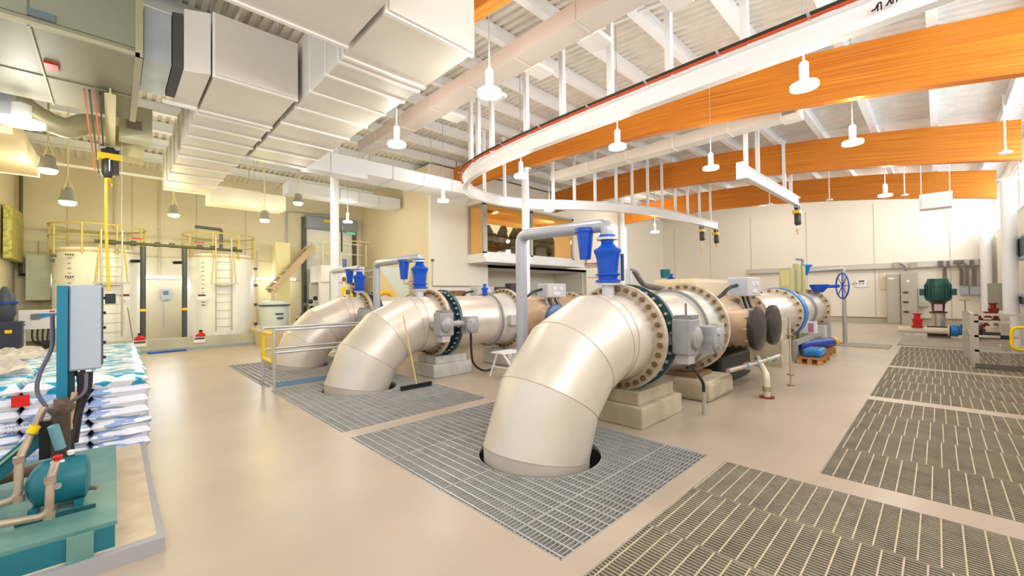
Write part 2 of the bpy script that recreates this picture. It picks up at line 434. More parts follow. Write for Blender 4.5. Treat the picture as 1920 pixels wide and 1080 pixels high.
# glulam beams
def glu(x, y0, y1, label, h=.95):
    n = 24; b = MB(); vs = []; uvs = []
    for i in range(n+1):
        y = y0+(y1-y0)*i/n; z = roof(y)-.275
        vs += [(x-.1, y, z-h), (x+.1, y, z-h), (x+.1, y, z), (x-.1, y, z)]; uvs += [(x-.1, y, 0), (x+.1, y, 0), (x+.1, y, h), (x-.1, y, h)]
    fs = []
    for i in range(n):
        for j in range(4): fs.append((i*4+j, i*4+(j+1) % 4, (i+1)*4+(j+1) % 4, (i+1)*4+j))
    fs += [(3, 2, 1, 0), tuple(n*4+j for j in range(4))]
    b.add(vs, fs); o = b.build('glulam_beam', glu_m); me = o.data; uv = me.uv_layers.new(name='grain')
    for lp in me.loops: q = uvs[lp.vertex_index]; uv.data[lp.index].uv = (q[1], q[2]+q[0]*.3)
    tag(o, label, 'beam')
    return o
# flat 2D grain coordinates: y along the beam, z across the laminations
mpn = [n for n in glu_m.node_tree.nodes if n.type == 'MAPPING'][0]; mpn.inputs['Scale'].default_value = (.3, 46, 1)
glu(X0, YR+.3, 9.6, 'orange glulam beam half hidden behind the white ducts at the top')
glu(X1, YR+.3, YC-.02, 'largest orange glulam beam crossing the top right of the hall')
glu(X2, YR+.3, YC-.02, 'middle orange glulam beam carrying a pendant lamp in front of it')
glu(X3, YR+.3, YC-.02, 'farthest orange glulam beam next to the far wall')
# columns
def column(x, y, z1, r, label):
    t = thing('steel_column', (x, y, 0), label, 'column')
    MB().cyl((x, y, 0.02), (x, y, z1), r, 20).build('shaft', joist_m, t, smooth=True)
    MB().box(x-r-.08, x+r+.08, y-r-.08, y+r+.08, 0, .025).build('base_plate', joist_m, t)
    MB().box(x-.1, x+.1, y-r-.06, y+r+.06, z1, z1+.03).build('cap_plate', joist_m, t)
column(4.6, 12.1, 5.95, .115, 'round white column near the rolling door, behind the far pipe elbow')
column(9.5, 9.15, 5.62, .12, 'round white column rising behind the large grey vent pipe')
column(X2, 9.3, 5.62, .14, 'round white column right of the control room window')
column(17.7, YR+.35, 4.6, .15, 'thick white column against the right wall by the clerestory windows')
column(XW-.35, YR+.3, 4.2, .17, 'white column in the far right corner behind the steel cabinets')

# ------------------------------------------------------------------ ducts and air handling unit
def duct(name, x0, x1, y0, y1, z0, z1, label, seams=(), ax='y', m=duct_m, sm=ductseam_m, cat='duct', hang=(), w=.025, jut=.022):
    t = thing(name, ((x0+x1)/2, (y0+y1)/2, z0), label, cat)
    MB().box(x0, x1, y0, y1, z0, z1).build('duct_body', m, t)
    for s in seams:
        b = MB(); j = jut
        if ax == 'y':
            b.box(x0-j, x1+j, s-w, s+w, z0-j, z0); b.box(x0-j, x0, s-w, s+w, z0, z1+j); b.box(x1, x1+j, s-w, s+w, z0, z1+j); b.box(x0, x1, s-w, s+w, z1, z1+j)
        else:
            b.box(s-w, s+w, y0-j, y1+j, z0-j, z0); b.box(s-w, s+w, y0-j, y0, z0, z1+j); b.box(s-w, s+w, y1, y1+j, z0, z1+j); b.box(s-w, s+w, y0, y1, z1, z1+j)
        b.build('joint_flange', sm, t)
    for hx, hy in hang:
        MB().cyl((hx, hy, z1), (hx, hy, roof(hy)-.01), .006, 6).build('hanger_rod', galv_m, t)
    return t
duct('supply_duct', 2.0, 3.1, 3.8, 10.0, 4.5, 5.45, 'large white square duct at top centre with a bright end face', (3.86, 4.93, 5.08, 5.5, 6.1, 6.75, 7.5, 8.3, 9.1, 9.85), hang=((2.1, 5.6), (3.0, 5.6), (2.1, 8), (3.0, 8)))
duct('supply_duct', .3, 1.93, 2.6, 4.78, 4.5, 5.45, 'broad white duct branch crossing the top edge of the picture', (3.3, 4.72), hang=((1.2, 4.74),))
duct('supply_duct', .94, 1.92, 6.44, 14.3, 4.5, 5.3, 'long ribbed white duct running from the grey unit toward the tanks', (6.5, 7.85, 8.0, 8.6, 9.2, 9.9, 10.6, 11.4, 12.2, 13.1, 14.0), hang=((1.0, 7.2), (1.84, 7.2), (1.4, 11)))
t = thing('duct_transition', (.75, 7.1, 4.5), 'short white tapered duct piece between the grey unit and the ribbed duct', 'duct')
MB().prism([(.64, 6.62), (.9, 6.5), (.9, 7.85), (.64, 7.75)], 'z', 4.5, 5.3).build('duct_body', duct_m, t)
MB().prism([(.53, 6.7), (.635, 6.66), (.635, 7.75), (.53, 7.75)], 'z', 4.55, 5.25).build('flexible_sleeve', mat('dark canvas', (84, 80, 78), .8), t)
MB().box(.5, .9, 7.76, 7.82, 4.46, 4.5).build('bottom_rail', ductseam_m, t)
duct('return_duct', .26, .52, 6.7, 7.8, 4.55, 5.2, 'grey galvanised duct stub next to the air handling unit', ax='x', m=galv_m)
# air handling unit
t = thing('air_handling_unit', (-1.2, 7.7, 4.5), 'huge grey green air handling unit hanging at the top left', 'air handler')
MB().box(-3, .22, 6.62, 9.1, 4.52, 6.15).build('casing', ahu_m, t, bevel=.02)
b = MB()
for a, c in ((-3, -.66), (-.64, .2)): b.box(a, c, 6.6, 6.62, 4.6, 6.1)
b.build('side_panel', ahus_m, t)
b = MB(); b.box(-3, .22, 6.58, 6.62, 4.5, 4.54); b.box(-3, .22, 8.02, 8.04, 4.505, 4.52); b.box(-.66, -.64, 6.6, 9.1, 4.5, 4.52); b.box(.18, .25, 6.6, 9.1, 4.5, 4.56); b.box(.18, .25, 6.58, 6.62, 4.5, 6.15)
b.build('frame_rail', mat('khaki trim', (176, 170, 140), .5), t)
MB().box(-.62, -.5, 7.5, 7.72, 4.49, 4.52).build('tag_plate', red_m, t)
MB().box(-.66, -.46, 6.58, 6.6, 4.6, 4.68).build('name_plate', mat('name plate', (96, 112, 118), .4), t)
for hx, hy in ((-.2, 6.8), (-2.2, 6.8), (-.2, 8.9)): MB().cyl((hx, hy, 6.15), (hx, hy, roof(hy)), .01, 6).build('hanger_rod', galv_m, t)
# lengthwise ducts behind the columns
duct('cross_duct', 3.75, 8.4, 10.5, 11.4, 4.85, 5.22, 'long white rectangular duct passing behind the round column toward the control room', (4.6, 5.6, 6.6, 7.6), 'x', mat('pale blue white duct', (232, 236, 240), .45), galv_m, hang=((5.1, 10.9), (7.1, 10.9)), w=.008, jut=.01)
duct('cross_duct', 3.15, 4.6, 9.95, 10.35, 4.55, 5.0, 'boxy white duct elbow left of the round column', (3.7,), 'x', mat('pale blue white duct', (232, 236, 240), .45), galv_m, w=.008, jut=.01)
duct('cross_duct', 4.2, 8.3, 15, 15.7, 5.12, 5.5, 'thin white duct farthest back near the rolling door', (5.9, 6.6, 7.4), 'x', mat('pale blue white duct', (232, 236, 240), .45), galv_m, w=.008, jut=.01)
duct('cross_duct', 2.0, 4.0, 14.6, 15.4, 4.4, 4.86, 'white duct end hanging above the right tank', (2.9,), 'x', hang=((3.2, 15),), w=.008, jut=.01)
ltd = mat('pinkish white duct', (226, 216, 208), .5)
t = duct('branch_duct', 4.55, 4.95, 1.2, 10.4, 5.35, 5.62, 'slim pinkish duct running under the joists at top centre', (2.2, 3.4, 4.6, 5.8, 7.0, 8.2, 9.4), m=ltd, sm=ltd, w=.012, jut=.012)
for y in (2.1, 3.3, 4.45, 5.6, 6.9): MB().box(4.95, 5.35, y, y+.3, 5.33, 5.4).build('outlet', ductseam_m, t)
duct('branch_duct', 10.8, 11.2, 2.2, 9.2, 5.5, 5.78, 'slim white duct between the largest and the middle timber beam', (3.5, 4.9, 6.3, 7.7), m=duct_m, w=.012, jut=.012)
t = thing('air_grille', (10.35, 2.1, 5.35), 'white box grille on the end of the slim duct between two timber beams', 'vent')
MB().box(10.3, 10.75, 1.95, 2.3, 5.3, 5.6).build('grille_box', duct_m, t)
MB().box(10.28, 10.3, 2.0, 2.25, 5.36, 5.55).build('louvre', mat('louvre grey', (150, 146, 142), .6), t)
duct('low_duct', -2.0, -1.15, 10.1, 13.3, 4.22, 4.62, 'tan duct end at the left edge below the air handling unit', (13.2,), m=mat('tan duct', (226, 208, 160), .6), w=.02)
# flexible ducts behind the unit
t = thing('flexible_duct', (-.7, 10.6, 4.8), 'wavy silver flexible duct under the air handling unit', 'duct')
MB().tube(catmull([(-1.3, 10.4, 5.0), (-.95, 10.5, 4.72), (-.6, 10.6, 4.62), (-.35, 10.7, 4.8), (0, 10.8, 4.82)], 6), .17, 14).build('flexible_tube', mat('flex duct silver', (200, 194, 160), .45, .3, noise=.12, scale=3), t, smooth=True)
MB().box(-.02, .42, 10.6, 11.1, 4.3, 5.1).build('outlet_box', mat('yellowish duct box', (214, 204, 150), .6), t)
t = thing('grille_box', (.2, 10.2, 4.6), 'pale square vent box hanging next to the yellow hoist', 'vent')
MB().box(.06, .5, 9.9, 10.25, 4.45, 5.05).build('vent_casing', mat('pale vent', (214, 212, 180), .6), t)
MB().box(.16, .36, 9.88, 9.9, 4.62, 4.78).build('louvre', mat('louvre grey', (150, 146, 142), .6), t)
t = thing('unit_heater', (-1.05, 8.9, 4.1), 'red unit heater at the left edge behind the ring lamp', 'heater')
MB().box(-1.55, -1.3, 9.3, 9.5, 4.12, 4.5).build('casing', darkred_m, t, bevel=.02); MB().box(-1.52, -1.33, 9.28, 9.3, 4.3, 4.45).build('vent_slot', black_m, t)
MB().box(-1.6, -1.1, 9.5, 9.95, 4.3, 4.8).build('back_casing', galv_m, t)

# ------------------------------------------------------------------ monorails
Zm = 4.48
path = catmull([(5.97, -1.3, 0), (5.97, 0.5, 0), (5.97, 2.5, 0), (6.0, 4.6, 0), (6.08, 6.2, 0), (6.3, 7.7, 0), (6.8, 8.8, 0), (7.7, 9.55, 0), (8.9, 9.8, 0), (10, 9.5, 0), (11.2, 8.7, 0), (12.6, 7.95, 0), (14.5, 7.35, 0), (17, 7.1, 0), (20, 7.0, 0)], 8)
def offs(p, d):
    out = []
    for i in range(len(p)):
        v = p[min(i+1, len(p)-1)]-p[max(i-1, 0)]; v.z = 0; v.normalize(); out.append(p[i]+Vector((v.y, -v.x, 0))*d)
    return out
def monorail(path, label, zb=Zm):
    t = thing('crane_monorail', path[len(path)//2]+Vector((0, 0, zb)), label, 'crane rail')
    P = [p+Vector((0, 0, zb)) for p in path]
    sec = [(-.07, 0), (.07, 0), (.07, .02), (.012, .03), (.012, .28), (.07, .29), (.07, .31), (-.07, .31), (-.07, .29), (-.012, .28), (-.012, .03), (-.07, .02)]
    MB().sweep(P, sec).build('rail_beam', white_m, t)
    o = MB()
    for k, z in ((-.1, .33), (-.13, .33)): o.sweep(offs(P, k), [(-.008, z-.02), (.008, z-.02), (.008, z+.012), (-.008, z+.012)])
    o.build('conductor_bar', orange_m, t)
    MB().sweep(offs(P, -.16), [(-.008, .33), (.008, .33), (.008, .36), (-.008, .36)]).build('cover_strip', mat('dark green strip', (30, 50, 42), .5), t)
    L_ = 0; br = MB()
    for i in range(1, len(P)):
        L_ += (P[i]-P[i-1]).length
        if L_ > 1.0:
            L_ = 0; q = offs(P, -.2)[i]; br.bar(P[i]+Vector((0, 0, .305)), q+Vector((0, 0, .335)), .03, .02)
    br.build('bar_bracket', galv_m, t)
    return t
main_rail = monorail(path, 'long white curved crane rail sweeping from the top right edge to the two yellow hoists')
def post(x, y, parent, w=.09):
    b = MB(); b.box(x-w/2, x+w/2, y-w/2, y+w/2, Zm+.305, roof(y)-.2); b.box(x-.09, x+.09, y-.09, y+.09, roof(y)-.21, roof(y)-.19); b.build('hanger_post', joist_m, parent)
for y in (.7, 1.71, 2.74, 3.75, 4.78, 5.78, 6.85): post(5.99 if y < 5 else 6.06, y, main_rail)
for x, y in ((6.25, 7.55), (6.42, 8.05)): post(x, y, main_rail)
for i in (60, 66, 71, 77, 81, 85, 89, 92, 95, 98, 101, 104, 107, 110):
    if i < len(path): post(path[i].x, path[i].y, main_rail, .08)
rail2 = monorail(catmull([(11.3, 3.35, 0), (13, 3.32, 0), (16.8, 3.25, 0)], 6), 'short straight white crane rail between the timber beams with one black hoist')
for x in (11.6, 12.6, 15.4, 16.2): post(x, 3.34, rail2, .09)
MB().box(11.22, 11.3, 3.24, 3.46, 4.42, 4.84).build('end_stop', white_m, rail2)
# black marker writing on the rail web, cut by the top edge of the picture
b = MB(); zb = 4.62; yy = .44
for k, s in enumerate([[(0, 0), (.035, .01), (.05, .05)], [(.05, -.02), (.055, .06), (.08, .06), (.08, -.02)], [(.12, 0), (.15, .05), (.16, .0)], [(.17, 0), (.18, .06), (.21, .06), (.2, 0)]]):
    for i in range(len(s)-1): b.bar((5.895, yy-s[i][0], zb+s[i][1]), (5.895, yy-s[i+1][0], zb+s[i+1][1]), .012)
b.build('marker_writing', black_m, main_rail)

def hoist(x, y, label, zt=Zm, s=1., hookdrop=.35, stem=None):
    t = thing('chain_hoist', (x, y, zt), label, 'hoist')
    MB().box(x-.14*s, x+.14*s, y-.05, y+.05, zt-.16, zt-.045).build('trolley', black_m, t)
    for k in (-.11, .11): MB().cyl((x+k*s, y-.07, zt-.05), (x+k*s, y+.07, zt-.05), .04, 12).build('wheel', act_m, t, smooth=True)
    MB().box(x-.2*s, x+.2*s, y-.1*s, y+.1*s, zt-.28, zt-.16).build('yellow_frame', yellow2_m, t, bevel=.01)
    b = MB(); b.lathe((x-.04*s, y-.02, zt-.26), (0, 0, -1), [(0, .085*s), (.05, .1*s), (.34*s, .1*s), (.4*s, .07*s)], 16)
    b.box(x+.04*s, x+.14*s, y-.09*s, y+.06*s, zt-.62*s, zt-.26)
    b.build('hoist_body', mat('charcoal hoist housing', (52, 50, 50), .4), t, smooth=True)
    MB().box(x-.02*s, x, y-.125*s, y-.1*s, zt-.58*s, zt-.28).build('label_strip', white_m, t)
    b = MB(); b.cyl((x-.02, y, zt-.66*s), (x-.02, y, zt-.66*s-hookdrop), .008, 6); b.build('load_chain', galv_m, t)
    z = zt-.66*s-hookdrop
    b = MB(); b.cyl((x-.02, y, z), (x-.02, y, z-.09), .035, 10); b.tube(arc((x-.02, y, z-.14), .045, PI*.5, -PI*.9, 10), .012, 6); b.build('hook', yellow2_m, t, smooth=True)
    return t
hoist(18.3, 7.05, 'left yellow and black chain hoist of the pair at the end of the curved rail')
hoist(19.8, 7.0, 'right yellow and black chain hoist of the pair at the end of the curved rail', hookdrop=.02)
hoist(16.6, 3.25, 'black chain hoist with yellow ends on the short straight rail', hookdrop=.12)
# left crane: beam end, festoon cables and hoist
t = thing('crane_runway', (-.07, 9, 4.6), 'cream runway beam with hanging festoon cables left of the ribbed duct', 'crane rail')
MB().sweep([(-.04, 7.9, 4.42), (-.05, 13.2, 4.42)], [(-.06, 0), (.06, 0), (.06, .02), (.01, .03), (.01, .26), (.06, .28), (.06, .3), (-.06, .3), (-.06, .28), (-.01, .26), (-.01, .03), (-.06, .02)]).build('rail_beam', mat('cream paint', (232, 222, 178), .5), t)
for k in range(4):
    MB().sweep([(-.14-.05*k, 7.9, 4.4), (-.14-.05*k, 12.6, 4.34)], [(-.01, 0), (.01, 0), (.01, .03), (-.01, .03)]).build('conductor_bar', mat('rust orange bar', (196, 96, 56), .5) if k % 2 else black_m, t)
hoist(-.05, 10.5, 'black hoist with an orange yellow frame hanging on the left crane rail', zt=4.42, s=.85, hookdrop=.02)
t = thing('chain_bag', (-.1, 10.45, 2.2), 'long yellow pendant cable and chain hanging from the left hoist', 'chain')
MB().tube(bend([(-.1, 10.45, 3.8), (-.1, 10.47, 2.9), (-.08, 10.45, 2.2), (-.06, 10.45, 1.75)], .3), .022, 8).build('pendant_cable', yellow_m, t)
b = MB(); b.box(-.11, .03, 10.39, 10.51, 1.52, 1.7); b.build('pendant_control', navy_m, t, bevel=.01)
MB().box(.1, .11, 10.3, 10.31, 1.7, 4.7).build('chain_line', galv_m, t)

# ------------------------------------------------------------------ lamps
def pt(loc, power, color, r=.12, name='lamp_light', parent=None):
    d = bpy.data.lights.new(name, 'POINT'); d.energy = power; d.color = color; d.shadow_soft_size = r
    o = bpy.data.objects.new(name, d); col.objects.link(o)
    o.location = loc
    if parent is not None: o.parent = parent; o.location = Vector(loc)-parent.location
    return o
WARM = (1, .93, .82)
def pendant(x, y, z, label, r=.16, power=55, group=None):
    t = thing('pendant_lamp', (x, y, z), label, 'ceiling lamp', group)
    MB().cyl((x, y, z+.36), (x, y, roof(y)-.02), .008, 6).build('suspension_cable', galv_m, t)
    MB().lathe((x, y, z+.05), (0, 0, 1), [(0, .075), (.02, .055), (.27, .055), (.29, .045), (.31, .015), (.36, .01)], 20).build('lamp_housing', white_m, t, smooth=True)
    MB().hollow((x, y, z), (0, 0, 1), r*.45, r, .045, 32).build('ring_diffuser', lamp_m, t, smooth=True)
    MB().lathe((x, y, z+.01), (0, 0, 1), [(0, r*.44), (.05, r*.44)], 24).build('lamp_core', white_m, t)
    MB().lathe((x, y, z+.045), (0, 0, 1), [(0, r*1.02), (.012, r*.98), (.03, .08)], 32).build('lamp_shade', white_m, t, smooth=True)
    pt((x, y, z-.12), power, WARM, .12, parent=t); pt((x, y, z+.5), power*.36, WARM, .1, parent=t)  # upper point added above the housing to brighten the ceiling
    return t
LP = [(918, 178, 4.3, 'round white pendant lamp hanging in front of the joists at top centre'),
      (1508, 165, 4.3, 'brightest round pendant lamp hanging in front of the largest timber beam'),
      (744, 273, 4.3, 'round pendant lamp hanging below the slim duct, left of centre'),
      (1158, 278, 4.3, 'round pendant lamp below the curved rail in front of the largest timber beam'),
      (1599, 270, 4.3, 'round pendant lamp in front of the middle timber beam'),
      (1333, 317, 4.3, 'smaller pendant lamp in front of the middle timber beam, near the hoist rail'),
      (977, 332, 4.3, 'pendant lamp hanging inside the curve of the crane rail'),
      (831, 378, 4.3, 'pendant lamp against the white wall left of the control room window'),
      (1660, 368, 4.3, 'small pendant lamp in front of the farthest timber beam'),
      (652, 417, 4.3, 'pendant lamp right of the round column above the exit sign'),
      (1228, 436, 4.0, 'small distant pendant lamp by the far wall, right of the control room'),
      (1030, 395, 4.3, 'pendant lamp in front of the control room window top')]
for x, y, z, l in LP:
    p = hit(x, y, Z=z); pendant(p.x, p.y, z, l, power=50)
def ringlamp(x, y, z, label):
    t = thing('ring_lamp', (x, y, z), label, 'ceiling lamp')
    MB().lathe((x, y, z+.05), (0, 0, 1), [(0, .11), (.02, .1), (.24, .1), (.27, .04)], 20).build('lamp_housing', mat('lamp grey', (206, 204, 198), .4), t, smooth=True)
    MB().hollow((x, y, z), (0, 0, 1), .1, .24, .05, 32).build('ring_diffuser', lamp_m, t, smooth=True)
    MB().cyl((x, y, z+.3), (x, y, roof(y)-.02), .01, 6).build('suspension_cable', galv_m, t)
    pt((x, y, z-.15), 60, (1, .97, .85), .15, parent=t)
p = hit(42, 237, Z=4.15); ringlamp(p.x, p.y-.1, 4.15, 'large glowing ring lamp at the left edge under the air handling unit')
def highbay(px, py, z, label, y=False, s=1., power=50, group=None):
    p = hit(px, py, Z=z); x, yy = p.x, p.y
    t = thing('industrial_lamp', (x, yy, z), label, 'ceiling lamp', group)
    MB().lathe((x, yy, z), (0, 0, 1), [(0, .14*s), (.06*s, .13*s), (.1*s, .11*s), (.24*s, .1*s), (.28*s, .05*s)], 18).build('lamp_housing', mat('cast grey lamp body', (150, 146, 132), .45, .2), t, smooth=True)
    MB().lathe((x, yy, z-.07*s), (0, 0, 1), [(0, .1*s), (.04*s, .13*s), (.075*s, .13*s)], 18).build('lamp_lens', lampy_m if y else lamp_m, t, smooth=True)
    b = MB()
    for k in range(3):
        a = 2*PI*k/3; b.bar((x+.1*s*math.cos(a), yy+.1*s*math.sin(a), z+.22*s), (x, yy, z+.5*s), .014)
    b.cyl((x, yy, z+.5*s), (x, yy, roof(yy)-.02), .016, 6); b.build('lamp_stem', mat('cream paint', (232, 222, 178), .5), t)
    pt((x, yy, z-.2), power, (1, .88, .38) if y else (1, .97, .85), .12, parent=t)
highbay(90, 318, 4.1, 'grey industrial lamp with white glow on a long stem, upper left')
highbay(127, 378, 4.0, 'yellow glowing industrial lamp above the left tank', True, 1.2, 68)
highbay(326, 402, 4.0, 'yellow glowing industrial lamp between the two tanks', True, 1, 66)
highbay(496, 412, 3.95, 'yellow glowing industrial lamp right of the right tank', True, 1, 75)
highbay(559, 380, 4.2, 'grey industrial lamp above the rolling door', False, .9, 50)
# fill points added without fixtures, standing in for other lamps of the room
for x, y in ((1.5, -.6), (-1.6, 1.2), (0.6, 2.3), (-1.7, 4.6), (23.8, 1.5), (23.8, 6), (20, 10.8)):
    pt((x, y, 4.3 if x < 5 else 5.3), 42 if x < 5 else 105, WARM, .3, name='room_fill_light')

# ------------------------------------------------------------------ large pipelines
ZC, RP = 1.05, .53
def elbow(y, t, xb=4.35, Rb=1.28, zbot=-1.45):
    c = Vector((xb, y, ZC-Rb)); N = 4; half = PI/4/N; n = 48
    def ring(ang, rad, tilt):
        rd = Vector((-math.sin(ang), 0, math.cos(ang)))      # ang 0 = horizontal end, pi/2 = vertical pipe
        return [c + rd*rad + Vector((0, 1, 0))*RP*math.cos(2*PI*i/n) + rd*(RP/tilt)*math.sin(2*PI*i/n) for i in range(n)]
    st = [ring(0, Rb, 1)]
    for k in range(N): st.append(ring((2*k+1)*half, Rb/math.cos(half), math.cos(half)))
    st.append(ring(PI/2, Rb, 1)); st.append([p+Vector((0, 0, zbot-(ZC-Rb))) for p in st[-1]])
    for k in range(len(st)-1):
        b = MB(); b.add(st[k]+st[k+1], [(i, (i+1) % n, n+(i+1) % n, n+i) for i in range(n)]); b.build('elbow_segment', steel_m, t, smooth=True)
    for k in range(1, len(st)-1):
        b = MB(); pts = st[k]; ctr = sum(pts, Vector())/n; pts = [ctr+(p-ctr)*1.002 for p in pts]; b.tube(pts, .0035, 6, closed=True); b.build('weld_seam', weld_m, t, smooth=True)
def bolts(t, x, y, R, n, fl, back=True, r=.033, face=-1, m=bolt_m, l=.035, name='bolt'):
    me = None
    for i in range(n):
        a = 2*PI*(i+.5)/n; p = Vector((x, y+R*math.cos(a), ZC+R*math.sin(a)))
        if me is None:
            b = MB(); b.lathe(Vector((0, 0, 0)), (face, 0, 0), [(0, r), (l, r), (l+.002, r*.6), (l+.02, r*.55)], 6); o = b.build(name, m)
            me = o.data
        else: o = bpy.data.objects.new(name, me); col.objects.link(o)
        o.parent = fl; o.location = p - t.location - fl.location
def flange(t, x, y, R, th, m=flange_m, nb=28, br=.6, bm=bolt_m, name='flange', r0=None, both=False, rb=.033):
    f = MB().hollow((x, y, ZC), (1, 0, 0), r0 or RP-.01, R, th, 64).build(name, m, t, smooth=True)
    if nb: bolts(t, x, y, br, nb, f, m=bm, r=rb)
    if both: bolts(t, x+th, y, br, nb, f, m=bm, face=1, r=rb)
    return f
def pipe(t, y, x0, x1, m=steel_m, r=RP, name='pipe_section'):
    return MB().lathe((x0, y, ZC), (1, 0, 0), [(0, r), (x1-x0, r)], 48).build(name, m, t, smooth=True)
ordn = ('nearest', 'middle', 'farthest')
def pipeline(k):
    y = PY[k]; w = ordn[k]
    t = thing('elbow_pipe', (PX, y, 0), '%s of the three big stainless pipe elbows rising out of the floor' % w, 'pipe')
    elbow(y, t)
    pipe(t, y, 4.35, 4.56)
    MB().lathe((4.2, y, ZC), (1, 0, 0), [(0, RP+.004), (.012, RP+.004)], 48).build('weld_seam', weld_m, t)
    flange(t, 4.56, y, .665, .075, nb=32, br=.605)
    # butterfly valve
    v = thing('butterfly_valve', (4.75, y, ZC), 'dark butterfly valve with grey gearbox bolted behind the %s pipe elbow' % w, 'valve')
    MB().hollow((4.64, y, ZC), (1, 0, 0), RP-.03, .57, .22, 64).build('valve_body', navy_m, v, smooth=True)
    f = MB().hollow((4.84, y, ZC), (1, 0, 0), RP-.02, .665, .06, 64).build('rear_flange', mat('dark teal flange', (52, 88, 92), .4) if k < 2 else mat('slate blue flange', (56, 66, 96), .4), v, smooth=True)
    bolts(v, 4.84, y, .615, 32, f, m=studm, r=.022, l=.03)
    # gearbox on the near side
    if k == 0: gx, gy, dx = 4.9, y-.74, .3
    else: gx, gy, dx = 4.3, y-.84, .62
    b = MB(); b.box(gx-.14, gx+.16, gy-.12, gy+.1, ZC-.18, ZC+.24); b.build('gearbox', act_m, v, bevel=.02)
    b = MB(); b.box(gx-.1, gx+.12, gy-.12, gy+.08, ZC+.24, ZC+.28); b.cyl((gx, gy-.02, ZC+.28), (gx, gy-.02, ZC+.42), .014, 8); b.build('indicator_cap', mat('gearbox cap', (140, 136, 132), .5), v)
    MB().lathe((gx, gy-.1, ZC+.02), (0, -1, 0), [(0, .13), (.06, .13), (.08, .09), (.1, .03)], 20).build('gear_cover', act_m, v, smooth=True)
    b = MB(); b.cyl((gx, gy, ZC-.02), (gx, y-.55, ZC-.02), .09, 16); b.build('shaft_bonnet', act_m, v, smooth=True)
    MB().cyl((gx+.12, gy, ZC+.02), (gx+dx, gy, ZC+.02), .055, 14).build('drive_shaft', act_m, v, smooth=True)
    b = MB(); mo = .16 if k == 0 else 0; b.lathe((gx+dx-.02, gy-.16-mo, ZC-.02), (0, 1, 0), [(0, .1), (.03, .15), (.22, .15), (.25, .1)], 24); b.box(gx+dx-.16, gx+dx+.12, gy-.1-mo, gy+.06, ZC-.18, ZC+.14)
    b.build('actuator_motor', act_m, v, smooth=True)
    for q in range(4): MB().cyl((gx+dx-.02+.11*math.cos(q*PI/2+.8), gy-.165-mo, ZC-.02+.11*math.sin(q*PI/2+.8)), (gx+dx-.02+.11*math.cos(q*PI/2+.8), gy-.18-mo, ZC-.02+.11*math.sin(q*PI/2+.8)), .016, 6).build('cover_bolt', studm, v)
    MB().box(gx-.07, gx+.1, gy-.08, gy+.08, ZC-.3, ZC-.16).build('conduit_box', mat('pale gearbox', (198, 194, 192), .4), v, bevel=.01)
    # spool with coupling ring and bolted flange
    s = thing('pipe_spool', (5.8, y, ZC), 'stainless pipe section with coupling ring, between two bolted flanges behind the %s elbow' % w, 'pipe')
    pipe(s, y, 4.9, 6.02, mat('bright stainless spool', (232, 224, 214), .34, .45, noise=.05, scale=2))
    MB().lathe((6.02, y, ZC), (1, 0, 0), [(0, RP), (.02, .585), (.07, .585), (.09, .56), (.5, .585), (.56, .6)], 48).build('coupling_housing', mat('light grey coupling', (212, 208, 200), .42, .25, noise=.1, scale=6), s, smooth=True)
    MB().hollow((6.03, y, ZC), (1, 0, 0), .56, .6, .035, 48).build('coupling_ring', mat('grey ring', (150, 150, 148), .4, .3), s, smooth=True)
    flange(s, 6.55, y, .69, .08, nb=32, br=.64, r0=.5, rb=.03)
    b = MB(); b.box(6.2, 6.46, y-.66, y-.56, ZC-.12, ZC+.1); b.build('coupling_lug', mat('light grey coupling', (212, 208, 200)), s, bevel=.01)
    # header with two side branches
    h = thing('branch_header', (7.8, y, ZC), 'tan pipe header with two dark capped side stubs, %s of three' % w, 'pipe')
    tan = mat('tan pipe paint', (204, 176, 146), .45, .15, noise=.12, scale=4); cap = mat('dark grey blind cap', (66, 62, 60), .35, .35, noise=.1, scale=5)
    pipe(h, y, 6.63, 9.1, tan, .47)
    capx = ((7.55, .3), (8.5, .3))
    for cx, cr in capx:
        br = MB().cyl((cx, y-.3, ZC-.05), (cx, y-.72, ZC-.05), cr, 32).build('side_branch', tan, h, smooth=True)
        MB().lathe((cx, y-.74, ZC-.05), (0, -1, 0), [(0, cr+.05), (.05, cr+.06), (.09, cr+.05), (.12, cr*.9), (.13, .02)], 36).build('blind_cap', cap if k == 0 else mat('blue grey blind cap', (84, 104, 138), .3, .4), h, smooth=True)
        for q in range(10):
            a = 2*PI*q/10; o = MB().cyl((cx+(cr+.02)*math.cos(a), y-.68, ZC-.05+(cr+.02)*math.sin(a)), (cx+(cr+.02)*math.cos(a), y-.74, ZC-.05+(cr+.02)*math.sin(a)), .014, 6); o.build('stud', studm, h)
    flange(h, 9.02, y, .6, .08, nb=24, br=.55, r0=.45)
    f = thing('control_box', (8.6, y-.3, 1.75), 'grey control box with cables on top of the %s pipe header' % w, 'electrical box')
    bx = 8.0 if k == 0 else (7.55 if k == 1 else 8)
    b = MB(); b.box(bx, bx+.7, y-.55, y-.2, 1.52, 1.86); b.build('box_body', mat('pale grey box', (196, 192, 190), .45), f, bevel=.015)
    b = MB(); b.box(bx-.012, bx, y-.5, y-.25, 1.56, 1.82); b.build('box_lid', cab_m, f)
    b = MB(); b.cyl((bx+.25, y-.56, 1.74), (bx+.25, y-.55, 1.74), .05, 16); b.cyl((bx+.5, y-.56, 1.74), (bx+.5, y-.55, 1.74), .05, 16); b.box(bx+.2, bx+.45, y-.565, y-.55, 1.58, 1.65); b.build('gauge_window', mat('dial grey', (226, 228, 232), .3), f)
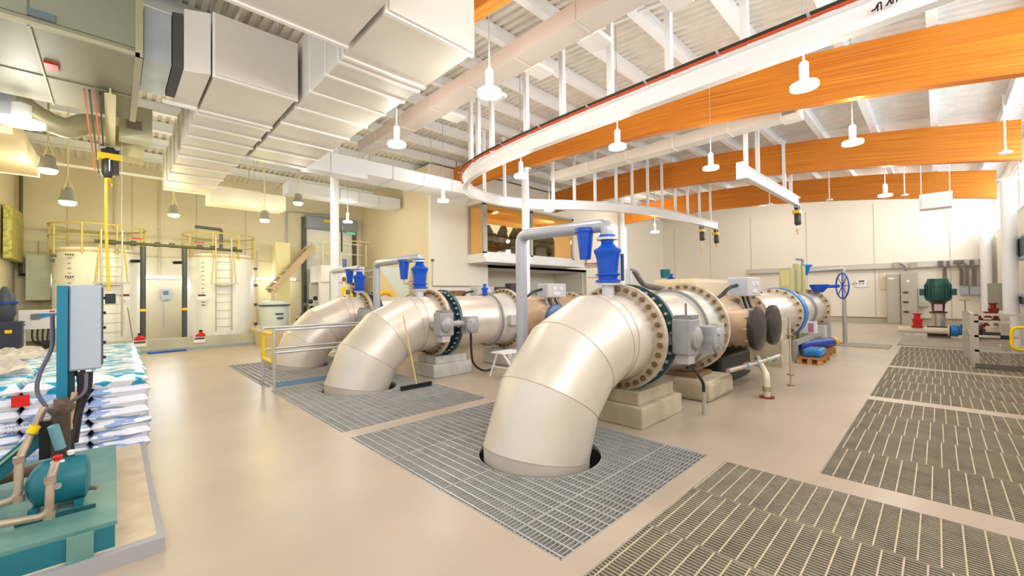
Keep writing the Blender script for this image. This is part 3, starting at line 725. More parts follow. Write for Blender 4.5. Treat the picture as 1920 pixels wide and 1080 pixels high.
    for q in range(5):
        MB().tube(bend([(bx+.1+.12*q, y-.38, 1.52), (bx+.1+.12*q, y-.4, 1.42), (bx+.16+.13*q, y-.42, 1.3)], .05), .018, 8).build('cable', rubber_m if q % 2 else galv_m, f, smooth=True)
    MB().tube(catmull([(bx, y-.36, 1.72), (bx-.25, y-.3, 1.66), (bx-.5, y-.2, 1.5), (bx-.8, y-.1, 1.56)], 5), .03, 8).build('side_cable', rubber_m, f, smooth=True)
    return t
for k in (2, 1, 0): pipeline(k)

# far ends of the lines
def farline(k, m2, lab):
    y = PY[k]
    t = thing('far_pipe', (12, y, ZC), lab, 'pipe')
    pipe(t, y, 9.1, 11.9, mat('bright stainless spool', (232, 224, 214)), .5)
    flange(t, 11.8, y, .62, .07, nb=20, br=.57, r0=.45)
    f = MB().hollow((11.92, y, ZC), (1, 0, 0), .44, .64, .34, 48).build('coloured_valve_ring', m2, t, smooth=True)
    for q in range(12):
        a = 2*PI*q/12; MB().box(12.24, 12.3, y+.6*math.cos(a)-.035, y+.6*math.cos(a)+.035, ZC+.6*math.sin(a)-.035, ZC+.6*math.sin(a)+.035).build('ring_bolt', navy_m, t)
    pipe(t, y, 12.25, 15.5, mat('bright stainless spool', (232, 224, 214)), .48)
    MB().hollow((13.9, y, ZC), (1, 0, 0), .47, .53, .12, 40).build('coupling_ring', mat('grey ring', (150, 150, 148)), t, smooth=True)
    flange(t, 15.5, y, .6, .08, nb=20, br=.55, r0=.4)
    c = (15.6, y, ZC-.9); pts = [Vector((c[0]+.9*math.sin(a), y, c[2]+.9*math.cos(a))) for a in [PI/2*i/8 for i in range(9)]]
    MB().tube(pts+[(16.5, y, -.02)], .46, 32).build('down_elbow', mat('grey steel pipe', (186, 182, 176), .4, .3), t, smooth=True)
farline(0, blue2_m, 'distant white pipe with a bright blue bolted ring and a down-turned end')
farline(1, cobalt_m, 'distant stainless pipe running behind the nearest line, mostly hidden')
farline(2, navy_m, 'distant pipe in front of the control room wall, mostly hidden')

# air release valve assemblies -----------------------------------------
def valve_body(t, x, y, z, s=1., name='valve_body', m=None, w=1.):
    m = m or blue_m
    MB().lathe((x, y, z), (0, 0, 1), [(0, .15*s), (.035*s, .15*s), (.04*s, .115*s), (.09*s, .12*s), (.1*s, .15*s), (.12*s, .15*s), (.13*s, .12*s), (.33*s, .135*s), (.4*s, .15*s), (.43*s, .165*s), (.46*s, .165*s), (.5*s, .11*s), (.56*s, .075*s), (.62*s, .08*s), (.64*s, .1*s), (.67*s, .1*s)] if w == 1 else [(a_*s, b_*s*w) for a_, b_ in ((0, .15), (.035, .15), (.04, .115), (.09, .12), (.1, .15), (.12, .15), (.13, .12), (.33, .135), (.4, .15), (.43, .165), (.46, .165), (.5, .11), (.56, .075), (.62, .08), (.64, .1), (.67, .1))], 28).build(name, m, t, smooth=True)
    for q in range(6):
        a = 2*PI*q/6+.3; MB().cyl((x+.15*s*math.cos(a), y+.15*s*math.sin(a), z+.4*s), (x+.15*s*math.cos(a), y+.15*s*math.sin(a), z+.48*s), .02*s, 6).build('body_bolt', m, t)
def air_valve(k, x, yv, label, s, zt=2.42):
    OF = .3 if k == 0 else .52
    y = PY[k]+.0
    t = thing('air_valve', (x, y, 1.58), label, 'valve')
    MB().cyl((x, y, 1.53), (x, y, 1.72), .075*min(1, s), 20).build('riser_pipe', mat('pale vent pipe', (206, 206, 212), .35, .3), t, smooth=True)
    MB().lathe((x, y, 1.7), (0, 0, 1), [(0, .13*s), (.03, .13*s)], 24).build('riser_flange', mat('pale vent pipe', (206, 206, 212)), t, smooth=True)
    valve_body(t, x, y, 1.735, s*.88, w=1.15)
    zb = 1.735+.6*s*.88
    MB().cyl((x-.05*s, y+OF*s, zt-.38*s), (x-.05*s, y+OF*s, zt-.02), .07*s, 20, r2=.11*s).build('small_air_valve', blue_m, t, smooth=True)
    MB().cyl((x-.05*s, y+OF*s, zt-.03), (x-.05*s, y+OF*s, zt+.02), .13*s, 20).build('small_valve_lid', blue_m, t, smooth=True)
    b = MB(); b.tube(bend([(x-.05*s, y+OF*s, zt-.38*s), (x-.05*s, y+OF*s, zt-.47*s), (x, y+.1*s, zt-.47*s), (x, y, zt-.5*s)], .03), .02*s, 8); b.build('brass_link', mat('pale brass', (206, 190, 180), .35, .4), t, smooth=True)
    MB().bar((x-.02, y+.06, zt-.44*s), (x-.1, y+.28*s, zt-.44*s), .014).build('red_lever', red_m, t)
    MB().bar((x-.08, y+.02, 1.8), (x-.14, y+.2*s, 1.8), .012).build('drain_lever', mat('pink tag', (214, 120, 110), .5), t)
    MB().box(x+.02, x+.05, y-.2*s, y-.17*s, 1.75, 2.08).build('side_pipe', mat('navy pipe', (30, 60, 120), .4), t) if k == 0 else None
    v = thing('vent_pipe', (x, yv, 0), 'tall grey vent pipe bent over to the blue valve on the %s pipe elbow' % ordn[k], 'pipe')
    zz = zt+.03
    pts = bend([(x, y, zb+.02), (x, y, zz), (x, yv, zz+.04*(k == 0)), (x, yv, .02)], .14, 8)
    MB().tube(pts, .078*s if k else .085, 20).build('bent_pipe', mat('grey vent pipe', (182, 184, 192), .35, .35), v, smooth=True)
    MB().lathe((x, y, zb), (0, 0, 1), [(0, .13*s), (.03, .13*s)], 24).build('pipe_flange', mat('pale vent pipe', (206, 206, 212)), v, smooth=True)
    MB().lathe((x, yv, 0), (0, 0, 1), [(0, .14), (.02, .14)], 20).build('floor_flange', galv_m, v)
    return t
air_valve(0, 4.42, 4.36, 'largest blue air release valve, standing on the nearest pipe elbow', 1.0)
air_valve(1, 4.34, 8.95, 'blue air release valve standing on the middle pipe elbow', 1.0, 2.32)
air_valve(2, 4.55, 12.2, 'blue air release valve standing on the farthest pipe elbow', .95, 2.3)
t = thing('air_valve', (6.9, PY[2], 1.5), 'tiny blue air valve peeking above the pipes below the control room', 'valve')
q = hit(909, 555, Y=7.1)
t.location = (q.x, 7.1, 1.5); valve_body(t, q.x, 7.1, 1.54, .45)
t = thing('air_valve', (7.5, 4.6, 1.6), 'small blue valve with teal cap left of the hoist pair, above the pipes', 'valve')
q = hit(1258, 530, Y=7.1); valve_body(t, q.x, 7.1, q.z-.3, .95); MB().cyl((q.x-.25, 7.2, q.z+.18), (q.x-.25, 7.2, q.z+.5), .16, 18, r2=.19).build('teal_cap', teal_m, t, smooth=True)
MB().cyl((q.x, 7.1, 1.5), (q.x, 7.1, q.z-.3), .06, 12).build('riser_pipe', galv_m, t)
MB().tube(bend([(q.x+.1, 7.0, q.z+.1), (q.x+2.6, 6.9, q.z+.1), (q.x+2.6, 6.9, 1.1)], .08), .035, 8).build('side_pipe', galv_m, t)

# concrete supports -----------------------------------------------------
t = thing('concrete_pedestal', (4.95, PY[0], 0), 'stepped concrete pedestal under the flange of the nearest pipe elbow', 'pedestal')
MB().box(4.42, 5.5, PY[0]-.43, PY[0]+.43, 0, .25).build('base_block', conc_m, t, bevel=.015); MB().box(4.5, 5.42, PY[0]-.35, PY[0]+.35, .25, .41).build('top_block', conc_m, t, bevel=.012)
t = thing('concrete_pedestal', (4.95, PY[1], 0), 'stepped concrete pedestal under the flange of the middle pipe elbow', 'pedestal')
MB().box(4.42, 5.34, PY[1]-.35, PY[1]+.43, 0, .26).build('base_block', conc2_m, t, bevel=.015); MB().box(4.5, 5.25, PY[1]-.3, PY[1]+.36, .26, .4).build('top_block', conc2_m, t, bevel=.012)
t = thing('concrete_pedestal', (6.6, PY[0], 0), 'low rounded concrete block under the second flange of the nearest line', 'pedestal')
MB().box(6.15, 7.15, PY[0]-.55, PY[0]+.4, 0, .3).build('base_block', conc_m, t, bevel=.06)
MB().box(6.3, 6.9, PY[0]-.3, PY[0]+.3, .3, .36).build('saddle', mat('rust saddle', (140, 108, 76), .6), t)
for k_ in (1, 2):
    t = thing('concrete_pedestal', (6.6, PY[k_], 0), 'low concrete block under the spool flange of the %s pipe line' % ordn[k_], 'pedestal')
    MB().box(6.3, 6.95, PY[k_]-.45, PY[k_]+.45, 0, .35).build('base_block', conc2_m, t, bevel=.04)
t = thing('concrete_pier', (10.3, 2.6, 0), 'tall thin concrete pier in front of the two dark blind caps', 'pedestal')
MB().box(10.0, 10.6, 2.28, 3.3, 0, .56).build('pier_base', conc_m, t); MB().box(10.05, 10.55, 2.3, 2.5, .56, 1.02).build('pier_neck', conc_m, t, bevel=.01)
t = thing('concrete_pier', (13.6, 2.7, 0), 'far concrete cradle wall under the distant pipe with the blue ring', 'pedestal')
MB().box(14.2, 14.5, 2.2, 3.4, 0, .62).build('cradle_post', conc2_m, t); MB().box(12.5, 14.5, 3.0, 3.3, .1, .5).build('cradle_wall', mat('grey beam', (170, 168, 158), .6), t)
b = MB(); b.box(11.2, 14.2, 2.25, 2.35, .36, .46); b.box(12.6, 12.72, 2.25, 2.35, 0, .36); b.box(11.2, 11.3, 2.25, 2.35, 0, .36); b.build('support_rail', mat('grey beam', (170, 168, 158), .6), t)
# dark pump body under the branch header
t = thing('drain_valve', (8.1, 2.5, 0), 'dark drain valve with pale pipe work under the capped stubs', 'valve')
MB().box(7.3, 8.9, 2.55, 3.2, .02, .5).build('dark_casing', black_m, t, bevel=.05)
b = MB(); b.tube(bend([(6.6, 2.2, .42), (7.6, 2.1, .42), (8.6, 2.0, .44)], .05), .035, 10); b.build('pale_pipe', mat('pale brass', (206, 190, 180)), t, smooth=True)
for q in range(4): MB().cyl((7.2+.4*q, 2.13-.03*q, .42), (7.28+.4*q, 2.12-.03*q, .42), .06, 12).build('coupling', galv_m, t, smooth=True)
t = thing('drain_pipe', (7.1, 1.8, 0), 'cream bent drain pipe standing on the floor right of the second pedestal', 'pipe')
MB().tube(bend([(8.4, 2.3, .4), (7.08, 1.82, .34), (7.08, 1.82, .02)], .09), .045, 12).build('bent_pipe', cream_m, t, smooth=True)
MB().cyl((7.08, 1.82, .1), (7.08, 1.82, .17), .06, 14).build('union_nut', copper_m, t, smooth=True)
MB().lathe((7.08, 1.82, 0), (0, 0, 1), [(0, .1), (.02, .1)], 16).build('floor_flange', darkred_m, t)
t = thing('floor_conduit', (5.54, 2.15, 0), 'thin grey conduit stub with a black cable up to the nearest gearbox', 'conduit')
MB().cyl((5.54, 2.15, 0), (5.54, 2.15, .3), .024, 12).build('conduit_stub', mat('pale conduit', (184, 178, 168), .4, .3), t, smooth=True)
MB().tube(catmull([(5.54, 2.15, .3), (5.52, 2.15, .42), (5.3, 2.14, .58), (5.08, 2.12, .72)], 6), .02, 10).build('black_cable', rubber_m, t, smooth=True)
t = thing('cable_loop', (5.2, 6.4, 0), 'dark looping cable hanging below the middle gearbox', 'cable')
MB().tube(catmull([(5.02, 6.36, .88), (5.03, 6.36, .5), (5.1, 6.38, .25), (5.35, 6.4, .08), (5.8, 6.6, .02)], 6), .022, 8).build('black_cable', rubber_m, t, smooth=True)
t = thing('valve_key_post', (8.25, 1.76, 0), 'slim vertical rod with two round collars standing on the floor', 'rod')
MB().cyl((8.25, 1.76, 0), (8.25, 1.76, 1.15), .017, 10).build('rod', mat('pale rod', (206, 190, 168), .4, .3), t, smooth=True)
for z in (0, .18, .85): MB().cyl((8.25, 1.76, z), (8.25, 1.76, z+.015), .055, 16).build('collar', mat('brass collar', (170, 146, 116), .4, .3), t, smooth=True)
t = thing('vent_stand', (15.7, 1.95, 0), 'slim grey vent pipe bent toward the far blue valve, standing by the far wall', 'pipe')
MB().tube(bend([(15.2, 2.85, 2.2), (15.7, 1.95, 2.26), (15.7, 1.95, .02)], .06), .055, 12).build('bent_pipe', mat('grey steel pipe', (186, 182, 176)), t, smooth=True)
MB().lathe((15.7, 1.95, .02), (0, 0, 1), [(0, .12), (.02, .12)], 16).build('floor_flange', galv_m, t)
# blue funnel valve with handwheel
t = thing('air_valve', (15.1, 2.85, 1.5), 'light blue funnel shaped air valve on the far pipe by the handwheel', 'valve')
MB().lathe((15.1, 2.85, 2.08), (0, 0, 1), [(0, .1), (.05, .14), (.25, .2), (.27, .25), (.31, .25)], 20).build('funnel_body', blue2_m, t, smooth=True)
MB().cyl((15.1, 2.85, 1.53), (15.1, 2.85, 2.08), .07, 14).build('riser_pipe', galv_m, t, smooth=True)
MB().tube(bend([(15.1, 2.85, 2.39), (15.1, 2.85, 2.56), (14.85, 2.95, 2.56)], .05), .035, 8).build('goose_neck', mat('grey ring', (150, 150, 148)), t, smooth=True)
t = thing('gate_valve', (15.6, 2.6, 1.5), 'blue gate valve with a large spoked handwheel near the far wall', 'valve')
MB().lathe((15.35, 2.5, 1.55), (0, 0, 1), [(0, .1), (.12, .2), (.2, .24), (.24, .24)], 18).build('valve_body', blue_m, t, smooth=True)
MB().cyl((15.35, 2.5, 1.72), (15.6, 2.05, 1.74), .05, 12).build('stem', blue_m, t, smooth=True)
hw = MB(); c = Vector((15.65, 1.98, 1.74)); ax = Vector((.5, -.86, 0)).normalized(); u, v = basis(ax)
hw.tube([c+u*.38*math.cos(a)+v*.38*math.sin(a) for a in [2*PI*i/24 for i in range(24)]], .022, 8, closed=True)
for i in range(4):
    a = PI*i/4; hw.cyl(c-(u*math.cos(a)+v*math.sin(a))*.37, c+(u*math.cos(a)+v*math.sin(a))*.37, .014, 6)
hw.build('handwheel', mat('blue handwheel', (60, 90, 180), .4), t, smooth=True)
# olive electrical boxes beside the far line
t = thing('power_cabinet', (14, 4.2, 0), 'olive green cabinet group behind the distant pipe below the cable tray', 'cabinet')
q0 = hit(1460, 490, X=14.0); olive = mat('olive cabinet', (186, 176, 122), .5)
for i, (a, c, z) in enumerate(((1460, 1484, 503), (1486, 1496, 495), (1498, 1505, 498))):
    p0 = hit(a, z, X=13.5+i*.4); p1 = hit(c, z, X=13.5+i*.4)
    MB().box(13.5+i*.4, 13.85+i*.4, p1.y, p0.y, 0, p0.z).build('cabinet_body', olive, t, bevel=.01)
    MB().box(13.49+i*.4, 13.5+i*.4, p1.y+.05, p0.y-.05, 1.75, p0.z-.08).build('cabinet_door', mat('pale grey box', (196, 192, 190)) if i else mat('olive door', (200, 190, 136), .5), t)
t = thing('far_tank', (12.2, 5.0, 0), 'long tan covered housing behind the nearest line, right of the grey box', 'housing')
MB().box(10.3, 13.2, 4.1, 5.3, 1.0, 1.95).build('housing', mat('tan housing', (214, 196, 164), .6), t, bevel=.1)
MB().box(10.4, 13.1, 4.2, 5.2, 0, 1.0).build('housing_base', conc_m, t)
# cable arm above the nearest flange
t = thing('cable_chain', (6.2, 4.3, 1.5), 'grey segmented cable arm sloping behind the nearest flange', 'cable')
P = catmull([hit(1183, 508, Y=4.5), hit(1192, 512, Y=4.45), hit(1200, 525, Y=4.4), hit(1212, 536, Y=4.35), hit(1245, 542, Y=4.0)], 4)
MB().tube(P, .06, 8).build('cable_arm', mat('cable arm grey', (120, 116, 112), .5, .2, noise=.3, scale=18), t, smooth=True)
MB().cyl((P[0].x, P[0].y, 0), (P[0].x, P[0].y, P[0].z), .04, 10).build('support_post', galv_m, t)

# pallet with blue pipe and blue flanges ---------------------------------
def pallet(x0, x1, y0, y1, label):
    t = thing('wooden_pallet', ((x0+x1)/2, (y0+y1)/2, 0), label, 'pallet')
    n = 6
    for i in range(n):
        a = x0+(x1-x0-.1)*i/(n-1); MB().box(a, a+.1, y0, y1, .11, .13).build('deck_board', wood_m, t)
    for y in (y0, (y0+y1)/2-.04, y1-.08):
        MB().box(x0, x1, y, y+.08, .09, .11).build('stringer_board', wood_m, t)
        for x in (x0, (x0+x1)/2-.05, x1-.1): MB().box(x, x+.1, y, y+.08, 0, .09).build('block', mat('light block wood', (222, 158, 84), .7, noise=.2), t)
    return t
pallet(10.9, 11.9, 1.75, 2.2, 'wooden pallet with light blue flange, in front of the thin concrete pier')
pallet(12.2, 13.4, 1.85, 2.5, 'wooden pallet under the dark blue pipe')
tag(MB().box(11.1, 11.8, 1.8, 2.15, .13, .3).build('pump_casing', blue2_m, bevel=.05), 'light blue flanged casting lying on the front wooden pallet', 'fitting')
t = thing('blue_pipe', (12.5, 2.1, .24), 'dark blue pipe lying on the rear wooden pallet with a yellow end cap', 'pipe')
p0, p1 = hit(1482, 638, Z=.25), Vector((13.35, 2.12, .25)); p0 = Vector((11.95, 2.42, .25))
MB().cyl((12.0, 2.42, .26), (13.45, 1.96, .26), .12, 20).build('pipe_body', cobalt_m, t, smooth=True); MB().cyl((13.46, 1.96, .26), (13.62, 1.91, .26), .13, 20).build('end_cap', mat('amber cap', (236, 170, 30), .4), t, smooth=True)
t = thing('sign_box', (13.4, 2.6, .3), 'small pink and white printed carton behind the dark blue pipe', 'box')
MB().box(13.3, 13.5, 2.25, 2.62, .47, .78).build('carton', white_m, t); MB().box(13.295, 13.3, 2.3, 2.42, .5, .74).build('print', mat('pink print', (206, 130, 160), .6), t)

# step stool and broom ----------------------------------------------------
t = thing('step_stool', (5.6, 6.2, 0), 'white metal step stool beside the middle pipe line', 'stool')
MB().box(5.3, 5.85, 5.75, 6.1, .46, .485).build('top_step', white_m, t); MB().box(5.32, 5.95, 5.4, 5.65, .2, .222).build('lower_step', white_m, t)
for a, c in (((5.32, 6.15, 0), (5.34, 5.95, .46)), ((5.9, 6.2, 0), (5.82, 5.98, .46)), ((5.34, 5.3, 0), (5.36, 5.8, .46)), ((5.98, 5.3, 0), (5.82, 5.8, .46))):
    MB().bar(a, c, .028).build('leg', white_m, t)
for a, c in (((5.33, 6.1, .2), (5.34, 5.45, .21)), ((5.9, 6.1, .2), (5.93, 5.45, .21))): MB().bar(a, c, .02).build('brace', white_m, t)
t = thing('push_broom', (3.95, 6.4, 0), 'wooden handled push broom leaning on the middle pipe elbow', 'broom')
hd = hit(781, 722, Z=.05); tp = hit(756, 592, Y=6.5)
MB().cyl((hd.x, hd.y, .06), tp, .014, 10).build('handle', straw_m, t, smooth=True)
u_ = (hit(805, 717, Z=.02)-hit(756, 726, Z=.02)).normalized()*.3
MB().bar(Vector((hd.x, hd.y, .055))-u_, Vector((hd.x, hd.y, .055))+u_, .05, .03).build('broom_head', black_m, t); MB().bar(Vector((hd.x, hd.y, .022))-u_, Vector((hd.x, hd.y, .022))+u_, .045, .04).build('bristles', rubber_m, t)

# guard rails --------------------------------------------------------------
rail_m = mat('silver rail', (206, 208, 212), .3, .45)
t = thing('guard_rail', (2.06, 8.2, 0), 'silver guard rail with a yellow gate, in front of the farthest pipe elbow', 'railing')
for x, y in ((2.03, 8.12), (2.0, 8.75)): MB().cyl((x, y, 0.005), (x, y, 1.03), .026, 14).build('post', rail_m, t, smooth=True)
for z in (1.02, .62):
    MB().tube([(2.03, 8.12, z), (4.3, 8.12, z)], .022, 12).build('rail', rail_m, t, smooth=True)
    MB().tube([(2.0, 8.75, z+.01), (4.3, 8.75, z+.01)], .022, 12).build('rail', rail_m, t, smooth=True)
MB().tube([(4.3, 8.12, .005), (4.3, 8.12, 1.02)], .022, 12).build('post', rail_m, t, smooth=True); MB().tube([(4.3, 8.75, .005), (4.3, 8.75, 1.03)], .022, 12).build('post', rail_m, t, smooth=True)
MB().box(2.05, 4.2, 8.13, 8.15, .01, .1).build('toe_board', mat('blue grey toe plate', (120, 150, 180), .5), t)
MB().tube(bend([(2.02, 8.16, .95), (2.0, 8.7, .95), (2.0, 8.7, .48), (2.02, 8.16, .45), (2.02, 8.16, .95)], .03), .03, 10).build('yellow_gate', yellow_m, t, smooth=True)
t = thing('guard_rail', (12.6, -.6, 0), 'grey metal guard rail with a yellow gate at the right edge', 'railing')
g = mat('matt grey rail', (190, 184, 170), .45, .3)
for x, y in ((12.6, -.5), (12.9, -.93), (14.4, -.45)): MB().box(x-.03, x+.03, y-.06, y+.06, 0, 1.08).build('post', g, t)
for z in (1.06, .62): MB().box(12.57, 12.63, -1.7, -.5, z, z+.045).build('rail', g, t); MB().box(12.6, 14.4, -.5, -.455, z, z+.045).build('rail', g, t)
MB().box(12.57, 12.63, -1.0, -.5, .92, .96).build('rail', g, t); MB().box(12.57, 12.63, -1.7, -.5, .33, .37).build('rail', g, t)
MB().box(12.5, 12.53, -1.7, -.5, .005, .1).build('toe_board', mat('dark toe plate', (110, 104, 92), .6), t)
MB().tube(bend([(12.55, -1.7, .85), (12.55, -.98, .85), (12.55, -.98, .42), (12.55, -1.7, .42)], .12), .03, 10).build('yellow_gate', yellow_m, t, smooth=True)
MB().box(12.54, 12.57, -.95, -.84, .6, .68).build('latch', black_m, t)


dp_ = mat('dark grey pvc', (74, 78, 84))

# ------------------------------------------------------------------ control room window bay
amber = pane_mat('warm reflection tint glass', (255, 240, 208), .05)  # warm reflection on the panes is put into the glass tint
t = thing('window_bay', (12.9, 12.4, 2.95), 'projecting control room window bay with aluminium frames on the white wall', 'window')
MB().box(BX0-.02, BX1+.6, BY-.15, YC-.01, 2.86, 3.0).build('bay_floor', white_m, t); MB().box(BX0, BX1, BY, YC-.01, 3.0, 3.2).build('bay_ledge', white_m, t)
MB().box(BX0, BX1, BY, YC-.01, BZ1, BZ1+.12).build('bay_roof', wall_m, t)
for a, c in ((BX0, BX0+.16), (12.75, 12.9), (BX1-.12, BX1)): MB().box(a, c, BY, BY+.1, 3.2, BZ1).build('mullion', alum_m, t)
MB().box(BX0, BX1, BY, BY+.08, BZ1-.08, BZ1).build('head_frame', alum_m, t); MB().box(BX0, BX1, BY, BY+.08, 3.2, 3.26).build('sill_frame', white_m, t)
MB().box(BX0, BX0+.08, YC-.1, YC-.01, 3.2, BZ1).build('mullion', alum_m, t); MB().box(BX0, BX0+.06, BY+.1, YC-.1, BZ1-.08, BZ1).build('head_frame', alum_m, t)
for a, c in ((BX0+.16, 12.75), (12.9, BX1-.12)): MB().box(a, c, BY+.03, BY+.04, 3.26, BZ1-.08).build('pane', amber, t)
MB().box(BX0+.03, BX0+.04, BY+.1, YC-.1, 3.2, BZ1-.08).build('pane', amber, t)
MB().box(BX1-.06, BX1, BY+.1, YC-.01, 3.2, BZ1).build('end_panel', wall_m, t)
pt((13, 14.5, 5.2), 55, (1, .95, .84), .1, name='control_room_light'); pt((18, 15, 5.2), 55, (1, .95, .84), .1, name='control_room_light')
for i in range(36):
    x = 17.0+i*.34+random.uniform(-.2, .2); yy = 21.5+random.uniform(-.8, .8); h = random.uniform(5.2, 6.3)
    b = MB(); z = 1.4; r = random.uniform(1.3, 1.7)
    while z < h:
        b.lathe((x, yy, z), (0, 0, 1), [(0, r), (.25, r*.85), (.7, r*.25)], 9); z += .42; r *= .87
    t = thing('conifer_tree', (x, yy, 0), 'dark conifer outside, seen through the control room glass', 'tree', 'conifers behind the control room')
    b.build('foliage', tree_m, t); MB().cyl((x, yy, 0), (x, yy, 1.4), .09, 8).build('trunk', mat('bark', (84, 64, 46), .9), t)
struct(MB().box(-3, 40, YB+.3, 40, -.3, -.02).build('ground', mat('ground outside', (120, 120, 96), .9)))
t = thing('wall_conduit', (8.6, 12.9, 1.8), 'thin grey conduit low on the white wall left of the control room window', 'conduit')
p0, p1, p2 = hit(811, 490, Y=12.95), hit(811, 536, Y=12.95), hit(902, 537, Y=12.95)
MB().tube(bend([p0, p1, p2], .05), .02, 8).build('conduit_run', mat('pale conduit', (184, 178, 168)), t, smooth=True); MB().cyl(p0, p0+Vector((0, 0, .08)), .06, 8).build('conduit_head', dp_, t)
for a, b_, lb, m_, y_ in (((852, 545), (874, 559), 'small brown wooden box on the white wall behind the middle pipe line', mat('brown crate', (172, 128, 76), .6, noise=.3, scale=6), 12.6),
                     ((924, 538), (962, 556), 'long dark low equipment behind the middle line, left of the grey vent pipe', mat('dark slate rack', (70, 84, 84), .5, noise=.4, scale=9), 12.4),
                     ((958, 531), (972, 553), 'dark upright unit just left of the large grey vent pipe', mat('dark upright', (74, 66, 70), .5), 12.2),
                     ((1028, 540), (1054, 554), 'pale blue bench with dark top in the alcove under the control room', mat('pale blue bench', (190, 206, 214), .5), 14.2)):
    q0, q1 = hit(*a, Y=y_), hit(*b_, Y=y_); t = thing('wall_equipment', (q0.x, y_, q1.z), lb, 'equipment'); MB().box(q0.x, q1.x, y_, y_+.35, .02, q0.z).build('casing', m_, t, bevel=.01)
# bright side window strip on the far stretch of the white wall
f = struct(MB().box(19.9, 22.3, YC-.02, YC, 3.0, 5.6).build('window_30', joist_m)); MB().box(20.0, 22.2, YC-.03, YC-.02, 3.1, 5.5).build('glow_panel', mat('window glow panel', (255, 255, 255), .6, emit=.5), f)  # window daylight put in as a faintly glowing panel

# rolling door, exit sign, back wall fittings
f = MB(); f.box(DX0-.1, DX0+.08, YB-.12, YB+.02, 0, DZ+.5); f.box(DX1-.08, DX1+.06, YB-.12, YB+.02, 0, DZ+.5)
d = struct(f.build('door_1', mat('dark door guide', (96, 92, 90), .5)))
b = MB()
for i in range(46): b.box(DX0+.08, DX1-.08, YB+.04-(.012 if i % 2 else 0), YB+.07, i*.1, i*.1+.1)
b.build('roller_curtain', mat('pale roller slats', (250, 250, 246), .5), d)
MB().box(DX0, DX1, YB-.4, YB-.02, DZ, DZ+.55).build('roller_housing', mat('steel blue hood', (150, 160, 176), .4, .3), d, bevel=.04)
MB().box(DX0+.7, DX0+1.0, YB-.42, YB-.4, DZ+.32, DZ+.42).build('warning_label', yellow_m, d)
t = thing('exit_sign', (7.95, 18.7, 4.3), 'small green running figure exit sign right of the round column', 'sign')
p = hit(658, 436, Y=18.7)
MB().box(p.x-.2, p.x+.2, 18.69, 18.71, p.z-.1, p.z+.1).build('sign_plate', white_m, t)
b = MB(); b.box(p.x-.18, p.x-.02, 18.68, 18.69, p.z-.07, p.z+.07); b.box(p.x+.04, p.x+.16, 18.68, 18.69, p.z-.08, p.z+.08); b.build('green_pictogram', exit_m, t)
t = thing('wall_conduit', (5.3, 18.9, 4.0), 'thin grey conduit running up the back wall and over the rolling door', 'conduit')
p0 = hit(537, 458, Y=18.95); p1 = hit(537, 397, Y=18.95); p2 = hit(622, 403, Y=18.95)
MB().tube(bend([(p0.x, 18.95, 1.0), p1, p2], .15), .03, 8).build('conduit_pipe', galv_m, t, smooth=True)
t = thing('wall_conduit', (-1.9, 18.8, 3.5), 'dark vertical pipe in the left corner of the back wall', 'conduit')
MB().cyl((-1.98, 18.85, 2.4), (-1.98, 18.85, 5.9), .04, 10).build('conduit_pipe', mat('dark olive pipe', (92, 92, 62), .5), t, smooth=True)
t = thing('wall_conduit', (-1.2, 18.9, 2.3), 'long black and chrome pipe along the back wall behind the tanks', 'conduit')
MB().cyl((-2.0, 18.8, 2.36), (-1.0, 18.8, 2.36), .035, 8).build('black_pipe', black_m, t, smooth=True); MB().box(-1.0, 5.5, 18.75, 18.8, 2.3, 2.38).build('light_trunking', mat('tube light', (250, 252, 255), .5, emit=2.5), t)
for x_ in (-.9, 1.2, 4.4): strip_light(x_, 18.7, 2.2, 1.2, 30)
strip_light(1.2, 16.3, 5.2, 5, 35, (1, .97, .85)); tl = thing('fill_light_housing', (1.2, 16.36, 5.2), 'added thin housing for the fill light high above the two tanks', 'ceiling lamp'); MB().box(-1.3, 3.7, 16.33, 16.39, 5.22, 5.28).build('added_housing', white_m, tl); MB().cyl((0, 16.36, 5.28), (0, 16.36, roof(16.36)-.02), .008, 6).build('hanger_rod', galv_m, tl); MB().cyl((2.4, 16.36, 5.28), (2.4, 16.36, roof(16.36)-.02), .008, 6).build('hanger_rod', galv_m, tl)  # fill light added over the tanks, with a made-up tube housing
for x, z0, z1, w_ in ((-1.85, 1.6, 3.3, .5), (-1.25, 1.6, 2.9, .4), (-1.85, .4, 1.5, .5), (-1.2, .4, 1.5, .4)):
    tag(MB().box(x, x+w_, 18.5, 18.98, z0, z1-.35).build('wall_panel', mat('pale grey green panel', (206, 214, 196), .5), bevel=.01), 'pale grey panel on the back wall, %s %s of the four left of the tank' % ('upper' if z0 > 1 else 'lower', 'left' if x < -1.5 else 'right'), 'panel')
for px, py, w_, h_, lb in ((1.32, 1.75, .22, .3, 'small grey meter box on the back wall between the two tanks'),):
    t = thing('meter_box', (px, 18.9, py), lb, 'electrical box'); MB().box(px-.12, px+.12, 18.85, 18.98, py-.18, py+.18).build('box_body', cab_m, t, bevel=.01); MB().box(px-.07, px+.07, 18.84, 18.85, py-.02, py+.12).build('window', mat('dark dial', (110, 116, 118), .3), t)
    MB().cyl((px-.05, 18.9, py-.18), (px-.05, 18.9, .6), .015, 6).build('conduit_stub', galv_m, t)

